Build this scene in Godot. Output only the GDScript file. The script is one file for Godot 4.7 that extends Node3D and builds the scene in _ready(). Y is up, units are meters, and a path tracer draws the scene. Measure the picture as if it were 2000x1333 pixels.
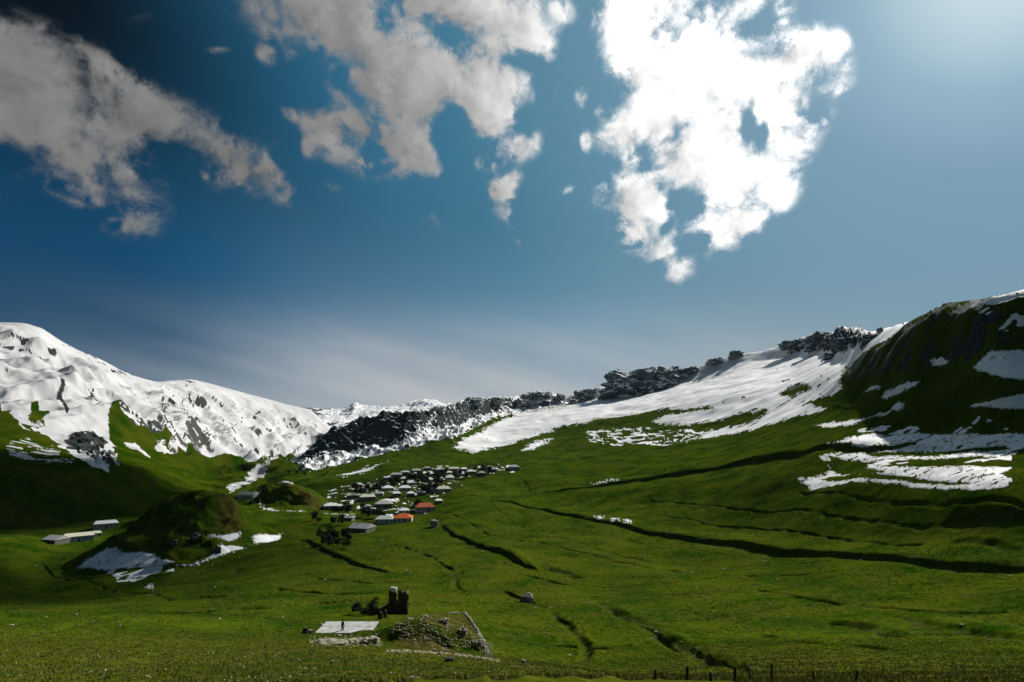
extends Node3D
# A green mountain valley under early snow: meadow, village, snowy ridges, broken clouds, sun just out of frame at upper right.

const FOCAL := 1154.41        # lens in survey pixels (the survey sheet is 2000 x 1333)
const PITCH := deg_to_rad(9.52)
const SUN_BEARING := deg_to_rad(44.1)
const SUN_HEIGHT := deg_to_rad(34.2)

const GRASS := 0
const SNOW := 1
const ROCK := 2
const EARTH := 3
const RIDGE_SNOW := 6
const RIDGE_ROCK := 7
const HILL_ROCK := 8
const RIDGE_GRASS := 9
const FIRST_PATCH := 20

var mat := {}
var used := {}
var land := {}       # the meadow as a surveyed grid
var left_land := {}

# ------------------------------------------------------------------ sky
func sun_direction() -> Vector3:
	return Vector3(sin(SUN_BEARING) * cos(SUN_HEIGHT), sin(SUN_HEIGHT), -cos(SUN_BEARING) * cos(SUN_HEIGHT))

const AIR := [[0.0, 0.72, 0.82, 0.86], [5.0, 0.50, 0.65, 0.73], [9.0, 0.30, 0.46, 0.58], [15.0, 0.20, 0.345, 0.455], [25.0, 0.150, 0.300, 0.41], [35.0, 0.095, 0.240, 0.345],
	[43.0, 0.048, 0.175, 0.280], [56.0, 0.017, 0.112, 0.212], [72.0, 0.004, 0.062, 0.145], [95.0, 0.003, 0.040, 0.10], [180.0, 0.003, 0.036, 0.09]]

func air_colour(from_sun: float, up: float) -> Vector3:
	var k := 0
	while k < AIR.size() - 2 and AIR[k + 1][0] < from_sun:
		k += 1
	var t: float = clampf((from_sun - AIR[k][0]) / (AIR[k + 1][0] - AIR[k][0]), 0.0, 1.0)
	var c := Vector3(lerpf(AIR[k][1], AIR[k + 1][1], t), lerpf(AIR[k][2], AIR[k + 1][2], t), lerpf(AIR[k][3], AIR[k + 1][3], t))
	c *= 1.0 + 0.45 * smoothstep(22.0, 5.0, up) * smoothstep(28.0, 45.0, from_sun) * smoothstep(76.0, 60.0, from_sun)
	c *= 1.0 - 0.96 * smoothstep(13.0, 33.0, up) * smoothstep(48.0, 70.0, from_sun)
	var haze := exp(-pow(maxf(up, 0.0) / lerpf(9.0, 5.0, smoothstep(55.0, 74.0, from_sun)), 1.5)) * lerpf(0.95, 0.75, smoothstep(56.0, 76.0, from_sun))
	haze = haze * lerpf(1.0, 0.55, smoothstep(35.0, 20.0, from_sun))
	return c.lerp(Vector3(0.40, 0.44, 0.465).lerp(Vector3(0.14, 0.26, 0.34), smoothstep(60.0, 74.0, from_sun)), haze)

# Cloud masses as ellipses: survey u, v, half length, half width, tilt in degrees, strength
const CLOUDS := [
	# the long grey bank on the left
	[40, 130, 150, 70, 22, 0.90], [130, 190, 200, 85, 25, 1.00], [260, 225, 200, 62, 28, 1.00], [380, 275, 150, 55, 25, 1.00], [470, 325, 110, 42, 25, 0.90], [545, 360, 55, 26, 40, 0.70], [582, 402, 30, 13, 40, 0.62],
	[150, 300, 170, 70, 38, 1.00], [60, 240, 150, 80, 20, 1.00], [200, 370, 95, 48, 40, 0.90], [235, 410, 45, 30, 55, 0.60], [120, 345, 100, 30, 20, 0.70], [-120, 120, 200, 120, 15, 1.00], [255, 440, 18, 10, 45, 0.56],
	# the middle mass
	[620, 20, 130, 70, 20, 1.00], [700, 90, 150, 90, 35, 1.00], [790, 120, 130, 110, 30, 1.00], [820, 30, 120, 80, 0, 1.00], [720, -60, 260, 90, 0, 1.00], [780, 190, 110, 55, 20, 0.90], [950, 120, 90, 60, 20, 0.60],
	[690, 265, 85, 58, 20, 1.00], [800, 290, 55, 42, 20, 0.85], [760, 340, 40, 22, 40, 0.50], [845, 320, 20, 26, -30, 0.50], [640, 240, 40, 40, 0, 0.70], [605, 290, 30, 30, 0, 0.61],
	[960, 180, 85, 60, 10, 1.00], [1010, 180, 55, 50, 0, 0.85], [970, 255, 62, 55, 30, 0.95], [1015, 275, 36, 34, 0, 0.80], [940, 315, 35, 32, 0, 0.65], [880, 150, 60, 50, 0, 0.75],
	[965, 375, 34, 24, 20, 0.75], [1000, 350, 22, 26, 20, 0.50], [985, 410, 26, 22, 40, 0.60], [1005, 435, 16, 16, 40, 0.58], [1020, 470, 26, 14, 60, 0.60], [838, 430, 25, 15, 15, 0.62], [1075, 460, 14, 30, 10, 0.52],
	[1010, 30, 70, 60, 0, 0.72], [1040, 70, 45, 40, 0, 0.60], [940, 20, 60, 50, 0, 0.70], [1090, 20, 40, 26, 10, 0.56],
	[525, 105, 24, 30, -30, 0.58], [545, 220, 50, 15, 15, 0.64], [545, 280, 26, 16, 10, 0.52], [640, 360, 34, 12, 25, 0.58], [420, 98, 30, 8, 0, 0.41], [280, 45, 40, 24, 0, 0.44], [575, 360, 22, 16, 0, 0.52],
	[838, 430, 26, 16, 15, 0.55], [1060, 100, 30, 40, 0, 0.4], [560, 130, 40, 26, 30, 0.4], [1025, 480, 20, 12, 60, 0.4], [330, 130, 40, 14, 20, 0.3],
	# the great white cloud
	[1250, 30, 75, 70, 0, 1.00], [1340, 30, 100, 100, 0, 1.10], [1250, 110, 60, 70, 0, 0.85], [1350, 130, 90, 90, 0, 1.10], [1440, 110, 60, 60, 0, 0.80], [1530, 130, 100, 55, -20, 1.10], [1600, 110, 55, 40, 20, 0.90], [1640, 85, 22, 18, 30, 0.55],
	[1540, 200, 70, 70, 0, 1.10], [1480, 170, 60, 50, 0, 1.00], [1640, 165, 32, 18, -25, 0.60], [1590, 205, 30, 40, 30, 0.60], [1400, 220, 65, 90, 10, 1.10], [1280, 230, 75, 80, 0, 1.00], [1220, 270, 50, 45, 0, 0.75],
	[1310, 310, 90, 60, 0, 1.05], [1400, 320, 70, 60, 0, 1.05], [1540, 280, 45, 70, 20, 1.00], [1490, 330, 70, 45, -20, 1.00], [1420, 370, 70, 50, -10, 1.00], [1510, 370, 45, 40, -20, 0.95],
	[1250, 390, 70, 50, 10, 1.00], [1190, 395, 40, 28, 0, 0.60], [1245, 450, 45, 40, 30, 0.85], [1440, 430, 60, 40, -30, 0.95], [1380, 430, 60, 30, -30, 0.75], [1320, 500, 50, 34, 10, 0.90], [1310, 535, 26, 24, 0, 0.60], [1400, 475, 40, 20, -20, 0.55], [1395, 520, 16, 8, -30, 0.51],
	[1530, 25, 26, 40, 20, 0.60], [1500, 70, 50, 30, -30, 0.60], [1440, 20, 60, 40, 0, 0.75], [1330, -70, 160, 90, 0, 1.10],
	[1140, 190, 18, 26, 10, 0.56], [1145, 275, 12, 22, 0, 0.58], [1170, 215, 16, 12, 30, 0.52], [1135, 365, 30, 12, -10, 0.54], [1155, 515, 9, 14, 0, 0.52], [1060, 395, 16, 12, 20, 0.52], [1110, 370, 22, 12, -10, 0.52],
	# more of the same beyond the frame
	[1500, -230, 160, 70, 20, 0.90], [900, -260, 220, 90, 15, 1.00], [300, -240, 200, 80, 25, 0.90], [-350, 60, 180, 70, 20, 0.90], [-420, 330, 160, 60, 20, 0.80], [2350, 250, 150, 70, -20, 0.90], [2450, 30, 140, 70, 0, 0.80],
]
const HOLES := [[1460, 240, 20, 44, 8, 0.62], [1425, 165, 13, 10, 0, 0.6], [1345, 405, 34, 7, -30, 0.42], [1300, 445, 20, 8, -50, 0.40], [1440, 75, 26, 9, -30, 0.35], [1360, 480, 26, 7, -30, 0.4], [560, 300, 30, 40, 30, 0.5], [330, 320, 60, 14, 40, 0.45], [880, 250, 30, 50, 10, 0.8], [700, 190, 70, 10, 25, 0.3], [1490, 260, 12, 30, 10, 0.6], [1395, 300, 14, 10, 0, 0.4], [880, 60, 24, 60, 10, 0.3], [600, 170, 60, 20, 40, 0.5], [900, 215, 30, 20, 0, 0.4], [1000, 120, 60, 14, 10, 0.5], [745, 235, 50, 12, 15, 0.35], [1060, 30, 20, 40, 10, 0.3]]
const GREY_SPOTS := [[1245, 385, 48, 36, 0.34], [1320, 270, 40, 60, 0.16], [1330, 160, 24, 26, 0.12], [1440, 370, 40, 20, 0.08], [800, 60, 120, 140, 0.10], [930, 60, 60, 60, 0.14], [850, 230, 90, 40, 0.16], [720, 330, 60, 26, 0.10]]

func ellipse_sum(list: Array, u: float, v: float) -> float:
	var s := 0.0
	for e in list:
		var dx: float = u - e[0]
		var dy: float = v - e[1]
		var reach: float = maxf(e[2], e[3]) * 2.05
		if absf(dx) > reach or absf(dy) > reach:
			continue
		var a: float = deg_to_rad(e[4])
		var x: float = (dx * cos(a) + dy * sin(a)) / e[2]
		var y: float = (dy * cos(a) - dx * sin(a)) / e[3]
		var d := x * x + y * y
		if d < 4.2:
			var k: float = e[5] * exp(-d * 0.95)
			s = maxf(s, k) + minf(s, k) * 0.30
	return s

func make_sky() -> ImageTexture:
	var w := 4096
	var h := 2048
	var sun := sun_direction()
	# the air everywhere, coarse, then enlarged
	var air := Image.create(512, 256, false, Image.FORMAT_RGBF)
	for y in 256:
		var up := 90.0 - (y + 0.5) / 256.0 * 180.0
		for x in 512:
			var az := wrapf((x + 0.5) / 512.0, -0.5, 0.5) * TAU
			var c := Vector3(0.03, 0.045, 0.02)
			if up > -3.0:
				var e := deg_to_rad(up)
				var d := Vector3(sin(az) * cos(e), sin(e), -cos(az) * cos(e))
				c = air_colour(rad_to_deg(acos(clampf(d.dot(sun), -1.0, 1.0))), up)
			air.set_pixel((x + 256) % 512, y, Color(c.x, c.y, c.z))
	air.resize(w, h, Image.INTERPOLATE_CUBIC)
	var turned := Image.create(w, h, false, Image.FORMAT_RGBF)
	turned.blit_rect(air, Rect2i(w / 2, 0, w / 2, h), Vector2i(0, 0))
	turned.blit_rect(air, Rect2i(0, 0, w / 2, h), Vector2i(w / 2, 0))
	air = turned
	# the cloud masses on a coarse survey sheet, then looked up smoothly
	var step := 8.0
	var fu := -700.0
	var fv := -600.0
	var fw := 420
	var fh := 175
	var field := PackedFloat32Array()
	field.resize(fw * fh)
	for j in fh:
		for i in fw:
			var u := fu + i * step
			var v := fv + j * step
			field[j * fw + i] = minf(ellipse_sum(CLOUDS, u, v), 1.45) - 1.1 * ellipse_sum(HOLES, u, v)
	var billow := FastNoiseLite.new()
	billow.seed = 5
	billow.noise_type = FastNoiseLite.TYPE_SIMPLEX_SMOOTH
	billow.frequency = 9.0
	billow.fractal_octaves = 6
	billow.fractal_gain = 0.52
	billow.domain_warp_enabled = true
	billow.domain_warp_amplitude = 0.05
	billow.domain_warp_frequency = 7.0
	billow.domain_warp_fractal_octaves = 4
	billow.domain_warp_fractal_gain = 0.55
	var wisps := FastNoiseLite.new()
	wisps.seed = 51
	wisps.frequency = 34.0
	wisps.fractal_octaves = 4
	wisps.fractal_gain = 0.62
	wisps.domain_warp_enabled = true
	wisps.domain_warp_amplitude = 0.02
	wisps.domain_warp_frequency = 22.0
	var soft := FastNoiseLite.new()
	soft.seed = 9
	soft.frequency = 5.0
	soft.fractal_octaves = 5
	var streak := FastNoiseLite.new()
	streak.seed = 23
	streak.frequency = 2.6
	streak.fractal_octaves = 4
	var cp := cos(PITCH)
	var sp := sin(PITCH)
	var data := air.get_data().to_float32_array()
	var out_clouds := FastNoiseLite.new()
	out_clouds.seed = 31
	out_clouds.frequency = 1.7
	out_clouds.fractal_octaves = 5
	for y in h / 2:
		var e := PI / 2 - (y + 0.5) / h * PI
		var up := rad_to_deg(e)
		if up > 80.0:
			continue
		var ce := cos(e)
		var se := sin(e)
		var x := 0
		while x < w:
			var az := wrapf((x + 0.5) / w, -0.5, 0.5) * TAU
			var wide := absf(az) > 0.96 or up > 58.0
			var dx := sin(az) * ce
			var dz := cos(az) * ce
			var fwd := dz * cp + se * sp
			var dens := 0.0
			var veil := 0.0
			var grey := 0.0
			var u := 9999.0
			var v := 0.0
			var hop := 1
			if fwd > 0.25 and not wide:
				u = 1000.0 + FOCAL * dx / fwd
				v = 666.5 - FOCAL * (se * cp - dz * sp) / fwd
				var gi := (u - fu) / step
				var gj := (v - fv) / step
				if gi > 1 and gj > 1 and gi < fw - 2 and gj < fh - 2:
					var i0 := int(gi)
					var j0 := int(gj)
					var a := gi - i0
					var b := gj - j0
					var q := j0 * fw + i0
					var f: float = lerpf(lerpf(field[q], field[q + 1], a), lerpf(field[q + fw], field[q + fw + 1], a), b)
					if f > 0.02:
						var n := billow.get_noise_3d(dx, se, dz)
						var wisp := wisps.get_noise_3d(dx, se, dz)
						var edge: float = f + (n * lerpf(1.45, 1.75, smoothstep(0.2, -0.1, az)) + wisp * 0.22) * smoothstep(0.0, 0.5, f)
						var away := smoothstep(-0.1, -0.42, az)
						dens = pow(smoothstep(0.14, lerpf(1.0, 1.24, away), edge), 1.25)
						if dens > 0.0:
							grey = soft.get_noise_3d(dx * 2.0, se * 2.0, dz * 2.0) * 0.5 + (n - billow.get_noise_3d(dx + 0.022, se + 0.018, dz)) * 1.1 + wisp * 0.15
			else:
				hop = 4
				if up > 12.0:
					var n := out_clouds.get_noise_3d(dx * 1.4, se * 2.0, -dz * 1.4 + (3.0 if fwd < 0.0 else 0.0))
					dens = smoothstep(0.18, 0.5, n) * smoothstep(12.0, 22.0, up) * 0.9 * smoothstep(0.92, 1.15, maxf(absf(az), up / 55.0))
			# thin high veil low over the valley
			if up < 16.0 and up > -1.0:
				var s := streak.get_noise_3d(dx * 0.8, se * 5.0 + dx * 1.3, dz * 0.8)
				veil = clampf(0.62 + s * 0.5, 0.0, 1.0) * smoothstep(15.0, 3.5, up) * smoothstep(0.85, 0.10, absf(az + 0.02)) * 0.9
			for k in hop:
				var p := (y * w + x + k) * 3
				if veil > 0.0:
					data[p] = lerpf(data[p], 0.52, veil)
					data[p + 1] = lerpf(data[p + 1], 0.54, veil)
					data[p + 2] = lerpf(data[p + 2], 0.55, veil)
				if dens > 0.0:
					var near := rad_to_deg(acos(clampf(Vector3(dx, se, -dz).dot(sun), -1.0, 1.0)))
					var lum: float = 0.20 + 0.98 * smoothstep(52.0, 14.0, near) + 0.10 * smoothstep(62.0, 42.0, near)
					var shade := grey * lerpf(0.40, 0.46, smoothstep(50.0, 30.0, near))
					for g in GREY_SPOTS:
						var gx: float = (u - g[0]) / g[2]
						var gy: float = (v - g[1]) / g[3]
						var gd := gx * gx + gy * gy
						if gd < 4.0:
							shade -= g[4] * exp(-gd)
					lum *= 1.0 + shade
					lum *= lerpf(1.12, 1.0, dens)
					data[p] = lerpf(data[p], lum * 1.0, dens)
					data[p + 1] = lerpf(data[p + 1], lum * 0.995, dens)
					data[p + 2] = lerpf(data[p + 2], lum * 0.985, dens)
			x += hop
	var picture := Image.create_from_data(w, h, false, Image.FORMAT_RGBF, data.to_byte_array())
	return ImageTexture.create_from_image(picture)

# ------------------------------------------------------------------ surveying
func bearing(u: float, v: float) -> Vector2:
	# bearing from straight ahead and tangent of the height angle, for a survey reading
	var x := (u - 1000.0) / FOCAL
	var y := (666.5 - v) / FOCAL
	var up := y * cos(PITCH) + sin(PITCH)
	var ahead := cos(PITCH) - y * sin(PITCH)
	return Vector2(atan2(x, ahead), up / sqrt(x * x + ahead * ahead))

func slopes(xs: PackedFloat32Array, ys: PackedFloat32Array) -> PackedFloat32Array:
	var n := xs.size()
	var m := PackedFloat32Array()
	m.resize(n)
	var d := PackedFloat32Array()
	d.resize(maxi(n - 1, 1))
	for i in n - 1:
		d[i] = (ys[i + 1] - ys[i]) / maxf(xs[i + 1] - xs[i], 1e-5)
	for i in n:
		if i == 0:
			m[i] = d[0]
		elif i == n - 1:
			m[i] = d[n - 2]
		elif d[i - 1] * d[i] <= 0.0:
			m[i] = 0.0
		else:
			m[i] = 2.0 * d[i - 1] * d[i] / (d[i - 1] + d[i])
	return m

func along(xs: PackedFloat32Array, ys: PackedFloat32Array, ms: PackedFloat32Array, x: float) -> float:
	var n := xs.size()
	if x <= xs[0]:
		return ys[0]
	if x >= xs[n - 1]:
		return ys[n - 1]
	var k := 0
	while xs[k + 1] < x:
		k += 1
	var h := xs[k + 1] - xs[k]
	var t := (x - xs[k]) / h
	var t2 := t * t
	var t3 := t2 * t
	return ys[k] * (2 * t3 - 3 * t2 + 1) + ms[k] * h * (t3 - 2 * t2 + t) + ys[k + 1] * (3 * t2 - 2 * t3) + ms[k + 1] * h * (t3 - t2)

func survey(lines: Array, nr: int, columns: PackedFloat32Array, knolls := [], scarps := []) -> Dictionary:
	# a grid of ground: across it the bearings, along it distances that follow the surveyed contour lines
	var curves := []
	for line in lines:
		var pts := []
		for s in line:
			var b := bearing(s[0], s[1])
			pts.append([b.x, s[2], s[2] * b.y])
		pts.sort_custom(func(a, b): return a[0] < b[0])
		var xs := PackedFloat32Array()
		var rs := PackedFloat32Array()
		var hs := PackedFloat32Array()
		for q in pts:
			xs.append(q[0])
			rs.append(q[1])
			hs.append(q[2])
		if xs.size() == 1:
			xs.append(xs[0] + 1.0)
			rs.append(rs[0])
			hs.append(hs[0])
		curves.append([xs, rs, hs, slopes(xs, rs), slopes(xs, hs)])
	var nc := columns.size()
	var R := PackedFloat32Array()
	var H := PackedFloat32Array()
	R.resize(nc * nr)
	H.resize(nc * nr)
	var count := curves.size()
	for i in nc:
		var th := columns[i]
		var rs := PackedFloat32Array()
		var hs := PackedFloat32Array()
		for k in count:
			var c: Array = curves[k]
			var r := along(c[0], c[1], c[3], th)
			var hh := along(c[0], c[2], c[4], th)
			if absf(th) > PI / 2:
				var wgt := smoothstep(PI / 2, PI, absf(th)) * 0.5
				r = lerpf(r, along(c[0], c[1], c[3], -th), wgt)
				hh = lerpf(hh, along(c[0], c[2], c[4], -th), wgt)
			if k > 0:
				r = maxf(r, rs[k - 1] + 2.0)
			rs.append(r)
			hs.append(hh if r > 0.1 else -1.66)
		var ms := slopes(rs, hs)
		# banks that cross this bearing: how far off, how high
		var banks := []
		for b in scarps:
			if th < b.xs[0] or th > b.xs[b.xs.size() - 1]:
				continue
			var want := along(b.xs, b.es, b.em, th)
			for k in range(3, count - 1):
				if hs[k + 1] / rs[k + 1] >= want:
					var low_t := 0.0
					for q in range(1, 41):
						var t := q / 40.0
						var gap := rs[k + 1] - rs[k]
						var t2 := t * t
						var t3 := t2 * t
						var h := hs[k] * (2 * t3 - 3 * t2 + 1) + ms[k] * gap * (t3 - 2 * t2 + t) + hs[k + 1] * (3 * t2 - 2 * t3) + ms[k + 1] * gap * (t3 - t2)
						var here := h / (rs[k] + gap * t)
						if q == 1:
							low_t = hs[k] / rs[k]
						if here >= want:
							var f := clampf((want - low_t) / maxf(here - low_t, 1e-7), 0.0, 1.0)
							banks.append([rs[k] + gap * (q - 1 + f) / 40.0, maxf(along(b.xs, b.hs, b.hm, th), 0.0)])
							break
						low_t = here
					break
		# a fine profile, then nr rows spread by how much of the view each stretch takes up
		var sn := sin(th)
		var cs := cos(th)
		var close := knolls.filter(func(b): return absf(b.b - th) < maxf(b.across, b.deep) / b.r * 1.1)
		var pr := PackedFloat32Array()
		var ph := PackedFloat32Array()
		var run := PackedFloat32Array()
		var sum := 0.0
		for k in count - 1:
			var gap := rs[k + 1] - rs[k]
			var fine := clampi(int(gap / 1.5), 24, 90) if rs[k] < 700.0 else 24
			for q in fine:
				var t := float(q) / fine
				var t2 := t * t
				var t3 := t2 * t
				var r := rs[k] + gap * t
				var h := hs[k] * (2 * t3 - 3 * t2 + 1) + ms[k] * gap * (t3 - 2 * t2 + t) + hs[k + 1] * (3 * t2 - 2 * t3) + ms[k + 1] * gap * (t3 - t2)
				for b in banks:
					var over: float = r - b[0]
					if over > 0.0 and b[1] > 0.05:
						h += b[1] * smoothstep(0.0, b[1] * 1.25 + 0.8, over) * (1.0 - smoothstep(4.0 + b[1] * 2.0, 10.0 + b[1] * 13.0, over))
				for b in close:
					h += knoll(b, r * sn, -r * cs)
				if pr.size():
					var p := pr.size() - 1
					var rise := h / r - ph[p] / pr[p]
					var share := (rise if rise > 0.0 else -0.3 * rise) + 0.014 * log(r / pr[p])
					if r < 36.0:
						share = 0.003 * log(r / pr[p])
					sum += share
				pr.append(r)
				ph.append(h)
				run.append(sum)
		pr.append(rs[count - 1])
		ph.append(hs[count - 1])
		run.append(sum + 0.002)
		var at := 0
		for j in nr:
			var want := run[run.size() - 1] * j / (nr - 1.0)
			while at < run.size() - 2 and run[at + 1] < want:
				at += 1
			var f := clampf((want - run[at]) / maxf(run[at + 1] - run[at], 1e-9), 0.0, 1.0)
			R[j * nc + i] = lerpf(pr[at], pr[at + 1], f)
			H[j * nc + i] = lerpf(ph[at], ph[at + 1], f)
	return {"nc": nc, "nr": nr, "th": columns, "R": R, "H": H}

func place(g: Dictionary, u: float, v: float) -> Vector3:
	# the point of the ground that the survey reading u, v meets; z component of the grid place kept in g.row
	var b := bearing(u, v)
	var nc: int = g.nc
	var i := 0
	var th: PackedFloat32Array = g.th
	i = clampi(th.bsearch(b.x), 1, nc - 1)
	var R: PackedFloat32Array = g.R
	var H: PackedFloat32Array = g.H
	var before := -99.0
	for j in range(2, g.nr):
		var q: int = j * nc + i
		var t: float = H[q] / R[q]
		if t >= b.y and R[q] > 20.0:
			var p: int = q - nc
			var f: float = clampf((b.y - before) / maxf(t - before, 1e-6), 0.0, 1.0) if before > -90.0 else 1.0
			var r := lerpf(R[p], R[q], f)
			g.row = j
			g.col = i
			return Vector3(r * sin(b.x), lerpf(H[p], H[q], f), -r * cos(b.x))
		before = t
	g.row = g.nr - 1
	g.col = i
	return Vector3(R[(g.nr - 1) * nc + i] * sin(b.x), H[(g.nr - 1) * nc + i], -R[(g.nr - 1) * nc + i] * cos(b.x))

func height_at(g: Dictionary, x: float, z: float) -> float:
	var nc: int = g.nc
	var b := atan2(x, -z)
	var r := sqrt(x * x + z * z)
	var th: PackedFloat32Array = g.th
	var i := clampi(th.bsearch(b), 1, nc - 1)
	var R: PackedFloat32Array = g.R
	var H: PackedFloat32Array = g.H
	var lo := 0
	var hi: int = g.nr - 1
	while hi - lo > 1:
		var m := (lo + hi) / 2
		if R[m * nc + i] < r:
			lo = m
		else:
			hi = m
	var a: int = lo * nc + i
	var c: int = hi * nc + i
	var f := clampf((r - R[a]) / maxf(R[c] - R[a], 1e-5), 0.0, 1.0)
	return lerpf(H[a], H[c], f)

func scarp(pts: Array) -> Dictionary:
	# a bank that faces the viewer: survey u, v and height in metres along it
	var xs := PackedFloat32Array()
	var es := PackedFloat32Array()
	var hs := PackedFloat32Array()
	for p in pts:
		var b := bearing(p[0], p[1])
		xs.append(b.x)
		es.append(b.y)
		hs.append(p[2])
	return {"xs": xs, "es": es, "hs": hs, "em": slopes(xs, es), "hm": slopes(xs, hs)}

func hummock(u: float, v: float, r0: float, across: float, deep: float, high: float, power: float, turn := 0.0) -> Dictionary:
	# a knoll on the ground: half widths across and along the line of sight
	var b := bearing(u, v).x
	return {"b": b, "r": r0, "x": r0 * sin(b), "z": -r0 * cos(b), "c": cos(b + turn), "s": sin(b + turn), "across": across, "deep": deep, "high": high, "power": power}

func knoll(k: Dictionary, x: float, z: float) -> float:
	var dx: float = x - k.x
	var dz: float = z - k.z
	var a: float = (dx * k.c + dz * k.s) / k.across
	var d: float = (dx * k.s - dz * k.c) / k.deep
	var q := a * a + d * d
	if q >= 1.0:
		return 0.0
	return k.high * (pow(1.0 - q, k.power) if k.power > 0.0 else pow(maxf(1.0 - sqrt(q + 0.004), 0.0), 0.9))

var noise_track := noise(70, 14.0, 3)

func groove(g: Dictionary, pts: Array, width: float, deep: float, tint := 1.0) -> void:
	# a track, ditch or bank worn into the ground; depth below zero raises it
	var nc: int = g.nc
	var R: PackedFloat32Array = g.R
	var th: PackedFloat32Array = g.th
	var cut: PackedFloat32Array = g.cut
	var lush: PackedFloat32Array = g.lush
	var ground := PackedVector3Array()
	for p in pts:
		ground.append(place(g, p[0], p[1]))
	for k in ground.size() - 1:
		var a := ground[k]
		var b := ground[k + 1]
		var n := maxi(2, int(a.distance_to(b) / (width * 0.35)))
		for q in n:
			var c := a.lerp(b, float(q) / n)
			var wander := noise_track.get_noise_2d(c.x, c.z)
			c += Vector3(wander, 0, noise_track.get_noise_2d(c.z, c.x)) * width * 0.9
			var depth := deep * 0.6 * clampf(0.75 + noise_track.get_noise_2d(c.x * 1.7 + 80.0, c.z) * 1.3, 0.15, 1.3)
			var r := Vector2(c.x, c.z).length()
			var bb := atan2(c.x, -c.z)
			var i0 := th.bsearch(bb - width / r)
			var i1 := mini(th.bsearch(bb + width / r), nc - 1)
			for i in range(i0, i1 + 1):
				var lo := 0
				var hi: int = g.nr - 1
				while hi - lo > 1:
					var m := (lo + hi) / 2
					if R[m * nc + i] < r - width:
						lo = m
					else:
						hi = m
				var j := lo
				while j < g.nr and R[j * nc + i] < r + width:
					var at: int = j * nc + i
					var d := Vector2(R[at] * sin(th[i]) - c.x, -R[at] * cos(th[i]) - c.z).length() / width
					if d < 1.0:
						var s := (1.0 - d * d) * (1.0 - d * d)
						if absf(depth * s) > absf(cut[at]):
							cut[at] = depth * s
						lush[at] = maxf(lush[at], s * tint)
					j += 1
	g.cut = cut
	g.lush = lush

# ------------------------------------------------------------------ survey sheets of what covers the ground
func sheet() -> PackedByteArray:
	var s := PackedByteArray()
	s.resize(2000 * 1333)
	return s

func fill(s: PackedByteArray, pts: Array, id: int) -> void:
	var n := pts.size()
	var lo := 99999.0
	var hi := -99999.0
	for p in pts:
		lo = minf(lo, p[1])
		hi = maxf(hi, p[1])
	for row in range(maxi(0, int(lo)), mini(1332, int(hi)) + 1):
		var y := row + 0.5
		var xs := []
		for k in n:
			var a: Array = pts[k]
			var b: Array = pts[(k + 1) % n]
			if (a[1] <= y) != (b[1] <= y):
				xs.append(a[0] + (y - a[1]) / (b[1] - a[1]) * (b[0] - a[0]))
		xs.sort()
		for k in range(0, xs.size() - 1, 2):
			for x in range(maxi(0, int(round(xs[k]))), mini(1999, int(round(xs[k + 1])) - 1) + 1):
				s[row * 2000 + x] = id

func read_sheet(s: PackedByteArray, u: float, v: float) -> int:
	return s[clampi(int(v), 0, 1332) * 2000 + clampi(int(u), 0, 1999)]

# ------------------------------------------------------------------ turning a grid into meshes
func noise(sd: int, metres: float, octaves := 4, kind := FastNoiseLite.FRACTAL_FBM, gain := 0.5) -> FastNoiseLite:
	var n := FastNoiseLite.new()
	n.seed = sd
	n.noise_type = FastNoiseLite.TYPE_SIMPLEX_SMOOTH
	n.frequency = 1.0 / metres
	n.fractal_type = kind
	n.fractal_octaves = octaves
	n.fractal_gain = gain
	return n

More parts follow.
